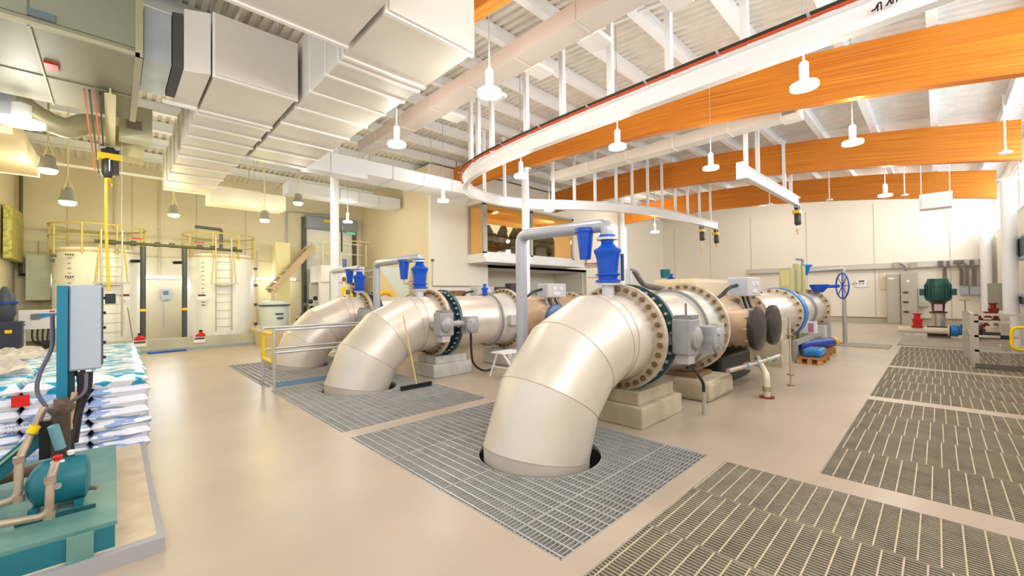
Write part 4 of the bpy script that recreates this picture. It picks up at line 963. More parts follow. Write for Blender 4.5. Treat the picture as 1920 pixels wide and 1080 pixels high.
# containment curb, platform and tanks
struct(MB().box(XL, 3.47, 16.4, 16.56, 0, .38).build('trim_200', mat('grey curb concrete', (206, 200, 184), .8, noise=.1, scale=2)))
struct(MB().box(3.48, XC, 14.7, YB, 0, .5).build('trim_201', mat('beige platform concrete', (230, 208, 172), .8, noise=.06)))
struct(MB().box(XL, 3.46, 16.2, 16.395, 0, .07).build('trim_202', mat('blue grey cove', (160, 174, 188), .6)))
t = thing('blue_hose', (1.2, 15.9, 0), 'blue strips lying on the floor in front of the tank curb', 'hose')
MB().bar((.72, 16.0, .02), (1.12, 16.03, .02), .26, .04).build('blue_strip', blue_m, t); MB().bar((1.14, 16.03, .02), (1.6, 16.08, .02), .22, .04).build('blue_strip', blue_m, t)
railt = mat('tan yellow rail', (206, 190, 112), .5)
def tank(cx, cy, r, z1, label, side):
    t = thing('storage_tank', (cx, cy, 0), label, 'tank')
    MB().lathe((cx, cy, .02), (0, 0, 1), [(0, r), (z1-.1, r), (z1-.04, r-.03), (z1, r-.25), (z1+.04, .3), (z1+.04, .02)], 64).build('tank_shell', tank_m, t, smooth=True)
    b = MB().hollow((cx, cy, z1-.14), (0, 0, 1), r-.01, r+.03, .05, 64); b.build('top_rim', mat('tan rim', (226, 196, 150), .6), t)
    R = r+.08
    for z, w in ((z1+.66, .024), (z1+.32, .018)):
        MB().tube([(cx+R*math.cos(a), cy+R*math.sin(a), z) for a in [2*PI*i/40 for i in range(40)]], w, 8, closed=True).build('top_rail', railt, t, smooth=True)
    for i in range(9):
        a = 2*PI*i/9+.2; MB().cyl((cx+R*math.cos(a), cy+R*math.sin(a), z1-.2), (cx+R*math.cos(a), cy+R*math.sin(a), z1+.66), .025, 8).build('rail_post', railt, t)
    # ladder
    lx = cx+side; ly = cy-math.sqrt(max(0, r*r-side*side))-.14
    for s in (-.22, .22): MB().cyl((lx+s, ly, .5), (lx+s, ly, z1+.5), .022, 8).build('ladder_rail', mat('ladder tan', (196, 190, 176), .4, .3), t)
    for i in range(10): MB().cyl((lx-.22, ly, .65+i*.27), (lx+.22, ly, .65+i*.27), .013, 6).build('ladder_rung', mat('ladder tan', (196, 190, 176)), t)
    MB().tube([(lx-.34, ly-.02, 2.1), (lx-.26, ly-.02, z1+.05)], .02, 8).build('ladder_guard', railt, t); MB().tube([(lx+.34, ly-.02, 2.1), (lx+.26, ly-.02, z1+.05)], .02, 8).build('ladder_guard', railt, t)
    MB().box(lx-.38, lx+.38, ly-.2, ly+.02, 2.06, 2.11).build('step_platform', mat('ladder tan', (196, 190, 176)), t)
    for i in range(9): MB().box(cx-.62*r-.02, cx-.62*r+.05, cy-.81*r-.02, cy-.79*r, z1-.35-i*.14, z1-.34-i*.14).build('level_mark', mat('black print', (60, 60, 60), .5), t)
    return t
tank(-.31, 17.75, .97, 3.12, 'big white storage tank on the left with ladder and yellow top rail', .27)
tank(2.72, 17.75, .98, 3.12, 'big white storage tank right of the dark pipes with ladder', -.06)
def decal(x0, x1, z0, z1, y, mname, label=None, name='warning_sign'):
    return None
t = thing('warning_sign', (.42, 16.74, 1.6), 'small red and white warning label on the left tank', 'sign')
p = hit(234, 556, Y=16.9); MB().box(p.x-.11, p.x+.11, 16.86, 16.87, p.z-.1, p.z+.08).build('sign_plate', white_m, t); b = MB(); b.box(p.x-.1, p.x+.1, 16.85, 16.86, p.z+.01, p.z+.07); b.build('red_print', mat('red print', (120, 40, 50), .6), t)
t = thing('warning_sign', (2.2, 16.78, 1.6), 'small red and white warning label on the right tank', 'sign')
p = hit(378, 556, Y=16.85); MB().box(p.x-.13, p.x+.11, 16.74, 16.75, p.z-.1, p.z+.08).build('sign_plate', white_m, t); MB().box(p.x-.11, p.x+.09, 16.73, 16.74, p.z+.01, p.z+.07).build('red_print', mat('red print', (120, 40, 50), .6), t)
b = MB(); b.box(p.x-.02, p.x+.08, 16.73, 16.74, p.z-.2, p.z-.17); b.box(p.x-.02, p.x+.08, 16.73, 16.74, p.z-.3, p.z-.27); b.build('black_print', mat('black print', (60, 60, 60)), t)
for px, lb in ((263, 'left'), (375, 'right')):
    p = hit(px, 641, Y=16.38)
    t = thing('warning_sign', (p.x, 16.37, .3), 'white sign with red and black band on the curb, %s one of two' % lb, 'sign')
    MB().box(p.x-.16, p.x+.14, 16.375, 16.385, .19, .37).build('sign_plate', white_m, t); b = MB(); b.box(p.x-.14, p.x+.12, 16.37, 16.375, .29, .35); b.build('dark_band', mat('red black band', (110, 60, 80), .6), t)
dp = mat('dark grey pvc', (74, 78, 84))
def stand(px, lb):
    x = hit(px, 560, Y=16.75).x
    t = thing('drop_pipe', (x, 16.75, 0), lb, 'pipe')
    MB().cyl((x, 16.75, 0.01), (x, 16.75, 3.2), .07, 14).build('pipe_body', dp, t, smooth=True)
    MB().cyl((x, 16.75, 1.22), (x, 16.75, 1.3), .075, 14).build('yellow_band', yellow_m, t)
    MB().cyl((x-.25, 17.0, 2.75), (x, 16.8, 2.75), .05, 10).build('side_stub', black_m, t)
    return x
xa = stand(268, 'dark grey vertical pipe with yellow band at the right side of the left tank'); xb_ = stand(346, 'dark grey vertical pipe with yellow band at the left side of the right tank')
t = thing('overhead_pipe', (1, 16.9, 3.3), 'dark pipework with valves crossing over the tops of both tanks', 'pipe')
MB().tube([(-.4, 16.75, 3.28), (3.2, 16.75, 3.22)], .045, 10).build('header_pipe', mat('dark olive pvc', (84, 88, 66), .5), t, smooth=True)
for x in (-.1, .35, .9, 1.25, 1.95, 2.3, 2.9): MB().cyl((x, 16.75, 3.27), (x+.14, 16.75, 3.27), .075, 12).build('pipe_union', mat('dark olive pvc', (84, 88, 66)), t, smooth=True)
MB().tube(bend([(2.6, 16.75, 3.24), (2.6, 16.75, 3.9), (1.9, 16.75, 3.93)], .06), .05, 10).build('goose_neck', dp, t, smooth=True)
for x in (.5, 2.0): MB().bar((x-.12, 16.7, 3.42), (x+.14, 16.7, 3.42), .035).build('red_lever', red_m, t)
for px, lb in ((375, 'in front of the right tank'), (262, 'between the pvc pipe and the left tank')):
    p = hit(px, 624, Y=16.62); t = thing('red_funnel', (p.x, 16.64, 0), 'small red hose reel on the curb %s' % lb, 'funnel'); MB().lathe((p.x, 16.48, .385), (0, 0, 1), [(0, .13), (.05, .13), (.12, .06), (.15, .02)], 14).build('red_body', red_m, t, smooth=True); MB().cyl((p.x, 16.48, .53), (p.x, 16.48, .58), .05, 8).build('black_cap', black_m, t)
for x, z0, z1, lb in ((-1.62, 1.3, 3.4, 'thin pale conduit left of the left tank, first from the corner'), (-1.35, 1.3, 3.0, 'thin pale conduit left of the left tank, second from the corner'), (1.15, 2.4, 5.8, 'thin vertical conduit on the back wall between the tanks'), (.02, 3.9, 5.9, 'thin vertical conduit on the back wall above the left tank'), (4.15, .6, 3.5, 'thin vertical conduit on the back wall right of the right tank')):
    t = thing('wall_conduit', (x, 18.9, z0), lb, 'conduit'); MB().cyl((x, 18.95, z0), (x, 18.95, z1), .022, 8).build('conduit_pipe', mat('pale olive conduit', (206, 202, 170), .5), t, smooth=True)
    MB().box(x-.05, x+.05, 18.93, 18.97, (z0+z1)/2, (z0+z1)/2+.04).build('pipe_clip', galv_m, t)
t = thing('sight_pipe', (3.78, 17.2, 0), 'thin pale sight pipe with dark fittings on the right side of the right tank', 'pipe')
MB().cyl((3.72, 17.3, .3), (3.72, 17.3, 2.9), .03, 8).build('clear_tube', mat('pale pink pipe', (226, 206, 196), .4), t, smooth=True)
for z in (.6, 1.3, 2.0, 2.6): MB().box(3.67, 3.77, 17.24, 17.34, z, z+.09).build('tube_clamp', dp, t)
t = thing('level_sensor', (-1.1, 16.95, 2.7), 'small dark level sensor box high on the left tank edge', 'sensor')
p = hit(101, 480, Y=16.95); MB().box(p.x-.08, p.x+.05, 16.9, 17.0, p.z-.03, p.z+.04).build('sensor_body', dp, t); MB().box(p.x-.08, p.x+.02, 16.9, 17.0, p.z-.18, p.z-.08).build('sensor_base', dp, t)
for zz in (484, 525):
    p = hit(131, zz-6, Y=17.0); t = thing('tank_stencil', (p.x, 16.85, p.z), 'black stencil marks on the left tank, %s line' % ('upper' if zz < 500 else 'lower'), 'marking')
    for k in range(4): MB().box(p.x-.08+.045*k, p.x-.05+.045*k, 16.78, 16.8, p.z-.03, p.z+.02).build('stencil_mark', mat('black print', (60, 60, 60)), t)
t = thing('broom', (.55, 16.8, .4), 'thin dark rod leaning against the left tank near the curb', 'rod')
MB().cyl((.42, 16.72, .39), (.3, 16.8, 1.35), .012, 6).build('handle', mat('brown pipe', (140, 104, 80)), t)
# right hand process corner
t = thing('mixing_tank', (4.7, 16.0, .5), 'short grey mixing tank with a dark lid rim right of the tanks', 'tank')
p = hit(518, 590, Y=16.2); cx = p.x
MB().lathe((cx, 16.4, .505), (0, 0, 1), [(0, .44), (.85, .46), (.95, .4), (1.0, .1)], 32).build('tank_shell', mat('pale blue grey tank', (206, 214, 216), .4), t, smooth=True)
MB().hollow((cx, 16.4, 1.3), (0, 0, 1), .46, .5, .05, 32).build('lid_rim', dp, t); b = MB(); b.box(cx-.1, cx+.15, 15.9, 15.93, 1.0, 1.05); b.box(cx-.05, cx+.15, 15.9, 15.93, .85, .9); b.build('black_print', mat('black print', (60, 60, 60)), t)
t = thing('dosing_pump', (5.0, 15.3, .5), 'dark dosing pump skid with black fittings beside the mixing tank', 'pump')
for i in range(9):
    px = 560+random.uniform(0, 32); py = 560+i*6; p = hit(px, py, Y=15.2+random.uniform(0, .4))
    MB().lathe(p-Vector((0, 0, .06)), (0, 0, 1), [(0, .05), (.04, .08), (.12, .07), (.15, .03)], 10).build('pump_fitting', [black_m, navy_m, dp][i % 3], t, smooth=True)
p = hit(575, 590, Y=15.4); MB().box(p.x-.3, p.x+.2, 15.2, 15.6, .505, .85).build('pump_base', dp, t); MB().cyl((p.x-.05, 15.4, .85), (p.x-.05, 15.4, 2.0), .05, 10).build('pump_column', black_m, t, smooth=True)
t = thing('stair', (5.2, 16.4, .5), 'cream steel stair climbing from the mixing tank toward the rolling door', 'stairs')
a, c = hit(512, 545, Y=16.9), hit(588, 462, Y=17.6)
for dy in (0, .7): MB().bar(a+Vector((0, dy, 0)), c+Vector((0, dy, 0)), .1, .22).build('stringer', mat('cream stair paint', (206, 184, 150), .5), t)
for i in range(8):
    q = a.lerp(c, (i+.5)/8); MB().box(q.x-.12, q.x+.12, q.y+.05, q.y+.68, q.z-.02, q.z+.01).build('tread', galv_m, t)
MB().cyl((a.x, a.y, .5), a, .06, 8).build('support_leg', mat('cream stair paint', (206, 184, 150)), t)
for i in range(5):
    q = c+Vector((.25*i+.1, 0, 0)); MB().cyl((q.x, q.y, q.z-.55), (q.x, q.y, q.z+.35), .02, 6).build('baluster', mat('cream rail', (236, 222, 170), .5), t)
MB().cyl(c+Vector((0, 0, .35)), c+Vector((2.4, 0, .35)), .022, 8).build('handrail', mat('cream rail', (236, 222, 170)), t)
p0, p1 = hit(512, 455, Y=18.3), hit(540, 530, Y=18.3)
tag(MB().box(p0.x, p1.x, 18.0, 18.4, .505, p0.z).build('tall_cabinet', mat('pale yellow cabinet', (240, 228, 170), .5), bevel=.01), 'pale yellow tall cabinet behind the stair, right of the tanks', 'cabinet')
p0, p1 = hit(602, 497, Y=17.2), hit(700, 545, Y=17.2)
t = thing('loading_platform', (p0.x, 17.2, .5), 'white fronted raised platform in front of the rolling door', 'platform')
MB().box(p0.x, p1.x-.4, 17.2, 18.5, 2.2, p0.z).build('platform_edge', white_m, t); MB().box(p0.x, p0.x+1.2, 17.3, 17.5, .505, 2.2).build('platform_wall', white_m, t)
MB().box(p0.x, p1.x-.4, 18.5, 18.6, .505, 2.2).build('platform_back', white_m, t)
for i in range(6): q = p0.x+.1+i*.36; MB().cyl((q, 17.25, p0.z), (q, 17.25, p0.z+.95), .02, 6).build('baluster', mat('cream rail', (236, 222, 170)), t)
for z in (.5, .93): MB().cyl((p0.x+.1, 17.25, p0.z+z), (p1.x-.45, 17.25, p0.z+z), .02, 6).build('handrail', mat('cream rail', (236, 222, 170)), t)
t = thing('stair', (7.2, 14.2, 0), 'solid white sided stair sloping down behind the middle vent pipe', 'stairs')
a, c = hit(706, 500, Y=14.3), hit(766, 582, Y=14.3)
MB().prism([(a.x, a.z), (c.x, c.z), (c.x, c.z-.5), (a.x, a.z-1.2)], 'y', 14.2, 14.3).build('stringer', mat('pale beige stringer', (236, 212, 160), .6), t)
MB().prism([(a.x+.08, a.z+.02), (8.3, a.z+.02), (8.3, c.z-.3), (c.x+.02, c.z-.3)], 'y', 14.35, 14.45).build('side_panel', mat('white green panel', (228, 236, 226), .6), t)
for i in range(8):
    q = a.lerp(c, (i+.5)/8); MB().box(q.x-.12, q.x+.14, 14.46, 15.2, q.z-.05, q.z).build('tread', galv_m, t)
MB().box(c.x-.3, 8.3, 14.46, 15.2, 0.505, .7).build('stair_base', conc2_m, t)
t = thing('yellow_hose', (6.8, 13.4, .5), 'thick yellow hose arc behind the dark valve of the farthest line', 'hose')
P = [hit(px, py, Y=12.3) for px, py in ((706, 556), (716, 549), (728, 549), (737, 558), (742, 572))]; MB().tube(catmull(P, 5), .09, 10).build('hose_tube', mat('amber hose', (250, 190, 50), .5), t, smooth=True)
t = thing('yellow_hoist_chain', (6, 14.5, 2), 'yellow and black chain equipment standing right of the round column', 'chain')
for i in range(7):
    p = hit(645+(i % 3)*7, 528+i*6, Y=14.2); MB().lathe(p, (0, 0, 1), [(0, .05), (.08, .07), (.16, .04)], 8).build('chain_piece', yellow_m if i % 2 else mat('brass brown', (120, 90, 30), .5), t, smooth=True)
MB().cyl((p.x-.05, 14.2, .505), (p.x-.05, 14.2, 1.9), .05, 8).build('chain_post', yellow_m, t)
t = thing('white_pipe_stand', (5.4, 14.9, .5), 'white pipes with blue fittings just right of the round column', 'pipe')
for px, zt in ((645, 2.9), (654, 3.1)): x = hit(px, 500, Y=14.9).x; MB().cyl((x, 14.9, .505), (x, 14.9, zt), .035, 8).build('pipe_body', white_m if px < 650 else mat('pale tan', (206, 190, 170), .5), t, smooth=True)
x = hit(646, 485, Y=14.85).x; MB().cyl((x, 14.85, 2.5), (x, 14.85, 2.95), .07, 10).build('blue_fitting', mat('soft blue', (70, 110, 170), .4), t, smooth=True); MB().cyl((x-.08, 14.9, 3.2), (x-.08, 14.9, 4.1), .03, 8).build('dark_pipe', navy_m, t)

# left edge machinery
t = thing('vertical_pump', (-1.85, 14.2, 0), 'dark blue vertical pump and motor at the left edge behind the sacks', 'pump')
MB().lathe((-1.68, 14, .7), (0, 0, 1), [(0, .12), (.3, .12), (.32, .17), (.36, .17), (.4, .1), (.55, .13), (.6, .16), (1.0, .16), (1.08, .1), (1.2, .04)], 20).build('motor', mat('slate motor', (66, 74, 92), .4), t, smooth=True)
MB().box(-1.75, -1.42, 13.8, 14.15, .45, 1.15).build('pump_cabinet', mat('dark navy box', (50, 56, 78), .4), t, bevel=.02); MB().box(-1.66, -1.56, 13.79, 13.8, .9, .97).build('yellow_label', yellow_m, t)
b = MB(); b.lathe((-1.68, 14, 1.52), (0, 0, 1), [(0, .2), (.06, .2)], 16); b.build('blue_flange', cobalt_m, t); MB().box(-1.8, -1.4, 13.8, 14.3, 0, .45).build('pump_base', dp, t)
t = thing('operator_console', (-1.2, 14, 0), 'pale grey control panel on legs with a blue label, left of the teal post', 'control panel')
MB().box(-1.5, -.85, 14.0, 14.2, .95, 1.38).build('panel_body', mat('pale grey box', (196, 192, 190)) and mat('pale lilac panel', (222, 222, 226), .5), t, bevel=.01)
MB().prism([(-1.28, 1.16), (-.88, 1.28), (-.88, 1.3), (-1.28, 1.3)], 'y', 13.985, 14.0).build('blue_label', mat('label blue', (50, 130, 190), .5), t); MB().box(-1.32, -1.18, 13.98, 13.985, 1.17, 1.29).build('dark_label', mat('dark dial', (110, 116, 118)), t)
MB().box(-1.04, -.96, 13.98, 13.985, 1.33, 1.36).build('red_label', red_m, t); b = MB(); b.box(-1.46, -1.4, 13.98, 13.99, 1.05, 1.08); b.box(-1.46, -1.4, 13.98, 13.99, 1.12, 1.14); b.build('red_label', mat('red print', (120, 40, 50)), t)
for x in (-1.46, -.93): MB().box(x, x+.06, 14.05, 14.11, 0, .95).build('leg', mat('pale lilac panel', (222, 222, 226)), t)
for i in range(5): MB().tube(catmull([(-1.3+.08*i, 14.05, .95), (-1.28+.07*i, 14.0, .7), (-1.1+.01*i, 14.0, .5), (-1.1, 14.02, .02)], 4), .018, 6).build('cable', rubber_m, t)
tag(MB().box(-2.05, -1.9, 16.7, 18.6, 2.7, 4.1).build('cable_ladder', mat('yellow mesh rack', (206, 196, 110), .6, noise=.3, scale=14)), 'yellowish wire rack on the left wall at the picture edge', 'rack')  # mottled yellow mesh colour

# ------------------------------------------------------------------ chemical sacks on pallets
def sackmesh():
    b = MB(); nx, ny = 14, 20; lx, ly, h = .46, .71, .14; vs = []; fs = []
    def S(u, v, s):
        ex = 1-abs(u)**5; ey = 1-abs(v)**6; k = max(0, ex*ey)**.26
        w = 1+.02*math.sin(7*v+u*3); return (u*lx/2*w, v*ly/2*(1+.015*math.sin(6*u)), s*h/2*k*(1+.05*math.sin(5*u+2*v)))
    for s in (1, -1):
        for i in range(nx+1):
            for j in range(ny+1): vs.append(S(-1+2*i/nx, -1+2*j/ny, s))
    N = (nx+1)*(ny+1)
    for s in (0, 1):
        for i in range(nx):
            for j in range(ny):
                a = s*N+i*(ny+1)+j; f = (a, a+ny+1, a+ny+2, a+1); fs.append(f if s == 0 else tuple(reversed(f)))
    b.add(vs, fs); return b
sk = {}
for key, m in (('side', sackside_m), ('top', sacktop_m)):
    o = sackmesh().build('chemical_sack', m, smooth=True); sk[key] = o.data; bpy.data.objects.remove(o)
NL = 7
for ix in range(4):
    for iy in range(6):
        if ix > 1 and iy > 4: continue
        for k in range(NL):
            if not (iy == 0 or ix == 0 or k >= NL-2): continue
            if ix == 3 and k == NL-1: continue
            top = k == NL-1
            o = bpy.data.objects.new('chemical_sack', sk['top' if top else 'side']); col.objects.link(o)
            o.location = (.05-.442*ix+random.uniform(-.012, .012), 6.22+.7*iy+random.uniform(-.015, .015), .03+.112*(k+.5)); o.rotation_euler.z = random.choice((0, PI))+random.uniform(-.04, .04)
            rowl = ('front', 'second', 'third', 'fourth', 'fifth', 'last')[iy]
            if ix == 0: lb = 'white blue sack, right-hand column of the stack, %s row, %s' % (rowl, 'topmost' if top else 'layer %s from the floor' % ('one two three four five six seven'.split()[k]))
            elif iy == 0: lb = 'white blue sack in the front face of the stack, column %s from right, layer %s' % ('two three four'.split()[ix-1], 'one two three four five six seven'.split()[k])
            else: lb = 'cyan printed sack in the upper layers of the stack behind the teal post'
            tag(o, lb, 'sack', 'stacked chemical sacks')
for iy in range(2): pallet(-1.5, .24, 6.0+iy*2.2, 7.9+iy*2.2, 'wooden pallet under the %s half of the sacks' % ('front', 'rear')[iy]).scale.z = .2
t = thing('plastic_wrap', (-.9, 7.5, .95), 'crumpled clear plastic wrap lying over the sacks at the left edge', 'plastic sheet')
wr = MB(); n = 16; vs = []
for i in range(n+1):
    for j in range(n+1):
        vs.append((-1.5+.75*i/n+.12*math.sin(j*.7), 6.4+3.2*j/n, .86+.05*random.random()+.03*math.sin(i*1.7+j)))
wr.add(vs, [(i*(n+1)+j, (i+1)*(n+1)+j, (i+1)*(n+1)+j+1, i*(n+1)+j+1) for i in range(n) for j in range(n)])
wr.build('film', mat('cloudy film', (236, 222, 206), .25, alpha=.75), t)
t = thing('red_label', (-.45, 5.85, .6), 'bright red square label on a front sack of the stack', 'label')
p = hit(37, 755, Y=5.84); MB().box(p.x-.05, p.x+.06, 5.835, 5.84, p.z-.04, p.z+.065).build('label_square', mat('label red', (226, 36, 24), .5), t)
# handwriting on a sack
p = hit(35, 800, Y=5.84); hwm = MB(); x = p.x-.09; random.seed(3)
for r_ in range(2):
    x = p.x-.09
    for i in range(9 if r_ == 0 else 5):
        a = Vector((x, 5.845, p.z-.05*r_+random.uniform(-.008, .008))); c = Vector((x+.014, 5.845, p.z-.05*r_+random.uniform(.008, .022))); hwm.bar(a, c, .003); hwm.bar(c, c+Vector((.006, 0, -.02)), .003); x += .021
tag(hwm.build('handwriting', mat('ink', (40, 40, 90), .6)), 'black handwriting on a front sack below the red label', 'handwriting')

# ------------------------------------------------------------------ teal compressor skid
struct(MB().box(-2.5, .2, 3.5, 5.8, 0, .1).build('trim_203', pad_m)); struct(MB().box(-2.5, .24, 3.44, 3.5, 0, .09).build('trim_204', mat('grey pad edge', (176, 172, 176), .7))); struct(MB().box(.2, .24, 3.5, 5.8, 0, .09).build('trim_205', mat('grey pad edge', (176, 172, 176))))
t = thing('equipment_skid', (-.5, 4.4, .1), 'worn teal steel skid base on the beige pad, bottom left', 'skid')
MB().box(-2.3, .02, 3.52, 5.35, .225, .25).build('skid_plate', tealskid_m, t); MB().box(-2.3, .01, 3.5, 3.56, .1, .225).build('front_channel', teal_m, t); MB().box(-.04, .01, 3.56, 5.35, .1, .225).build('side_channel', mat('grey channel', (150, 150, 156), .5), t)
MB().box(-.19, -.08, 3.47, 3.5, .07, .235).build('forklift_lug', tealskid_m, t)
t = thing('control_post', (-.25, 4.3, .25), 'teal upright post carrying the light grey control cabinet', 'post')
MB().box(-.285, -.232, 4.27, 4.4, .25, 1.70).build('upright', mat('teal cabinet back', (24, 128, 160)), t); MB().box(-.232, -.2, 4.33, 4.4, .25, 1.1).build('rear_web', mat('deep teal', (20, 84, 88), .4), t)
t = thing('control_cabinet', (-.14, 4.3, 1.1), 'tall light grey control cabinet mounted on the teal post', 'cabinet')
MB().box(-.228, -.062, 4.3, 4.4, 1.09, 1.705).build('cabinet_body', cab_m, t, bevel=.006); MB().box(-.222, -.068, 4.292, 4.3, 1.1, 1.695).build('cabinet_door', mat('pale cabinet door', (184, 194, 208), .4), t, bevel=.003)
MB().box(-.062, -.054, 4.3, 4.34, 1.12, 1.69).build('edge_strip', mat('dark slate', (70, 80, 100), .5), t)
for z in (1.16, 1.27, 1.38, 1.49, 1.6): MB().box(-.054, -.04, 4.32, 4.36, z, z+.02).build('clip', black_m, t)
for x in (-.2, -.16): MB().cyl((x, 4.35, 1.05), (x, 4.35, 1.09), .014, 8).build('cable_gland', black_m, t)
def cable(name, pts, r, lb, m=rubber_m, cat='cable'):
    t = thing(name, pts[0], lb, cat); MB().tube(catmull(pts, 7), r, 10).build('cable_run', m, t, smooth=True)
def h4(px, py, Y=4.3): return hit(px, py, Y=Y)
cable('power_cable', [h4(150, 697), h4(152, 730), h4(142, 775), h4(130, 830, 4.25)], .022, 'thick dark cable dropping from the grey cabinet bottom')
cable('power_cable', [h4(168, 697, 4.36), h4(165, 730, 4.36), h4(150, 770, 4.36), h4(140, 830, 4.36)], .02, 'second thick dark cable from the grey cabinet, on the right')
cable('signal_cable', [h4(98, 590, 4.35), h4(97, 650, 4.33), h4(75, 700, 4.3), h4(70, 735, 4.28), h4(88, 765, 4.25)], .012, 'thin grey cable looping left of the teal post', mat('slate cable', (96, 96, 112), .5))
cable('signal_cable', [h4(162, 700, 4.25), h4(158, 735, 4.22), h4(130, 755, 4.22)], .011, 'thin grey cable curving right of the teal post', mat('slate cable', (96, 96, 112)))
def stick(name, pts, r, lb, m=copper_m, fit=True):
    t = thing(name, pts[0], lb, 'pipe'); MB().tube(bend(pts, .05), r, 12).build('pipe_run', m, t, smooth=True)
    if fit:
        for p in pts[1:-1]: MB().lathe(p-Vector((0, 0, .02)), (0, 0, 1), [(0, r*1.3), (.04, r*1.3)], 12).build('pipe_elbow', m, t, smooth=True)
stick('copper_pipe', [h4(82, 765, 4.2), h4(36, 862, 4.0), h4(34, 935, 3.95), h4(-60, 962, 3.95)], .021, 'bent weathered pipe with yellow tag at the left edge of the teal skid')
stick('copper_pipe', [h4(106, 862, 3.85), h4(94, 900, 3.72), h4(92, 966, 3.7), h4(-60, 995, 3.7)], .02, 'bent weathered pipe in front of the teal air tank')
stick('copper_pipe', [h4(140, 735, 4.25), h4(128, 800, 4.22), h4(100, 865, 4.2)], .017, 'short brass pipe descending between cables behind the air tank', mat('pale copper', (214, 172, 142), .35, .4))
stick('skid_pipe', [h4(110, 868, 4.6), h4(-60, 915, 4.6)], .04, 'brown pipe lying low behind the air tank', mat('brown pipe', (140, 104, 80), .5), False)
p = h4(63, 805, 4.08); tag(MB().cyl(p-Vector((.01, 0, .02)), p+Vector((.01, 0, .02)), .027, 12).build('pipe_tag', yellow_m, smooth=True), 'yellow tag band around the bent pipe left of the teal post', 'tag')
t = thing('teal_brace', (-.4, 4.5, .3), 'diagonal teal steel brace running from the post to the left edge', 'brace')
MB().bar(h4(108, 790, 4.45), h4(-70, 940, 4.45), .05, .10).build('brace_beam', teal_m, t); MB().bar(h4(104, 783, 4.41), h4(-70, 928, 4.41), .02, .012).build('brace_highlight', mat('pale green highlight', (170, 206, 160), .5), t)  # pale strip paints the highlight along the brace
t = thing('air_tank', (-.24, 4.0, .25), 'rounded teal air tank with a domed end on the skid', 'tank')
MB().lathe((-.40, 4.02, .42), (1, 0, 0), [(0, .02), (.015, .07), (.04, .115), (.07, .135), (.09, .14), (.27, .14), (.275, .13), (.29, .09), (.295, .01)], 36).build('tank_body', teal_m, t, smooth=True)
MB().lathe((-.25, 3.875, .43), (0, -1, 0), [(0, .02), (.012, .018)], 14).build('round_badge', galv_m, t); MB().cyl((-.11, 4.0, .33), (-.07, 3.97, .33), .015, 8).build('drain_cock', copper_m, t)
for x in (-.36, -.16): MB().box(x-.02, x+.02, 3.92, 4.12, .25, .3).build('foot', teal_m, t)
MB().bar((-.42, 3.84, .262), (-.08, 3.84, .262), .02, .02).build('foot_rail', mat('deep teal', (20, 84, 88)), t)
t = thing('compressor_head', (-.25, 4.1, .6), 'small dark pump head with red tap above the teal air tank', 'pump')
MB().cyl((-.25, 4.1, .55), (-.25, 4.1, .86), .045, 14).build('pump_column', mat('dark brown casting', (70, 54, 50), .5), t, smooth=True); MB().lathe((-.25, 4.1, .84), (0, 0, 1), [(0, .05), (.03, .07), (.05, .07), (.06, .04), (.1, .035)], 14).build('pump_cover', mat('worn bronze', (120, 100, 84), .4, .4, noise=.3, scale=20), t, smooth=True)
MB().cyl((-.28, 4.02, .78), (-.25, 4.05, .62), .028, 12).build('blue_cylinder', mat('pale teal', (110, 160, 170), .4), t, smooth=True); MB().box(-.35, -.3, 4.12, 4.2, .55, .8).build('side_casing', black_m, t)
b = h4(108, 862, 3.83); MB().lathe(b, (0, 0, 1), [(0, .02), (.02, .025), (.03, .012)], 10).build('red_tap', red_m, t, smooth=True); MB().bar(b+Vector((-.03, 0, -.012)), b+Vector((.03, 0, -.012)), .014).build('tap_handle', white_m, t)
MB().lathe(h4(133, 852, 4.0), (0, 0, 1), [(0, .016), (.025, .02), (.03, .01)], 10).build('gauge', white_m, t)
MB().box(-.3, -.2, 4.05, 4.18, .86, .88).build('mounting_plate', mat('deep teal', (20, 84, 88)), t)

# ------------------------------------------------------------------ far wall equipment
t = thing('cable_tray', (XW-.1, 3, 2.7), 'long grey cable tray along the far white wall', 'cable tray')
MB().box(XW-.16, XW-.02, -1.45, 7.8, 2.66, 2.9).build('tray_body', mat('stone grey tray', (206, 202, 192), .5), t); MB().box(XW-.2, XW-.02, -1.45, 7.8, 2.62, 2.66).build('tray_lip', mat('darker tray lip', (170, 166, 156), .5), t)  # lip below the tray in a darker grey
t = thing('steel_cabinet', (26.7, 1.45, 0), 'tall plain beige steel cabinet, left of the pair against the far wall', 'cabinet')
MB().box(26.5, XW-.02, 1.22, 1.7, 0, 2.33).build('cabinet_body', brn_m, t, bevel=.01); MB().box(26.49, 26.5, 1.25, 1.67, .1, 2.28).build('cabinet_door', mat('cabinet door', (188, 182, 168), .5), t); MB().box(26.48, 26.49, 1.42, 1.62, 2.1, 2.18).build('name_plate', white_m, t)
t = thing('steel_cabinet', (26.7, .9, 0), 'tall beige steel cabinet with three black handles against the far wall', 'cabinet')
MB().box(26.4, XW-.02, .66, 1.2, 0, 2.4).build('cabinet_body', mat('steel cabinet right', (186, 180, 166), .5), t, bevel=.01)
for z in (.55, 1.0, 1.45): MB().box(26.36, 26.4, .95, 1.12, z, z+.06).build('door_handle', black_m, t)
MB().box(26.39, 26.4, .9, 1.0, 1.95, 2.05).build('label', white_m, t)
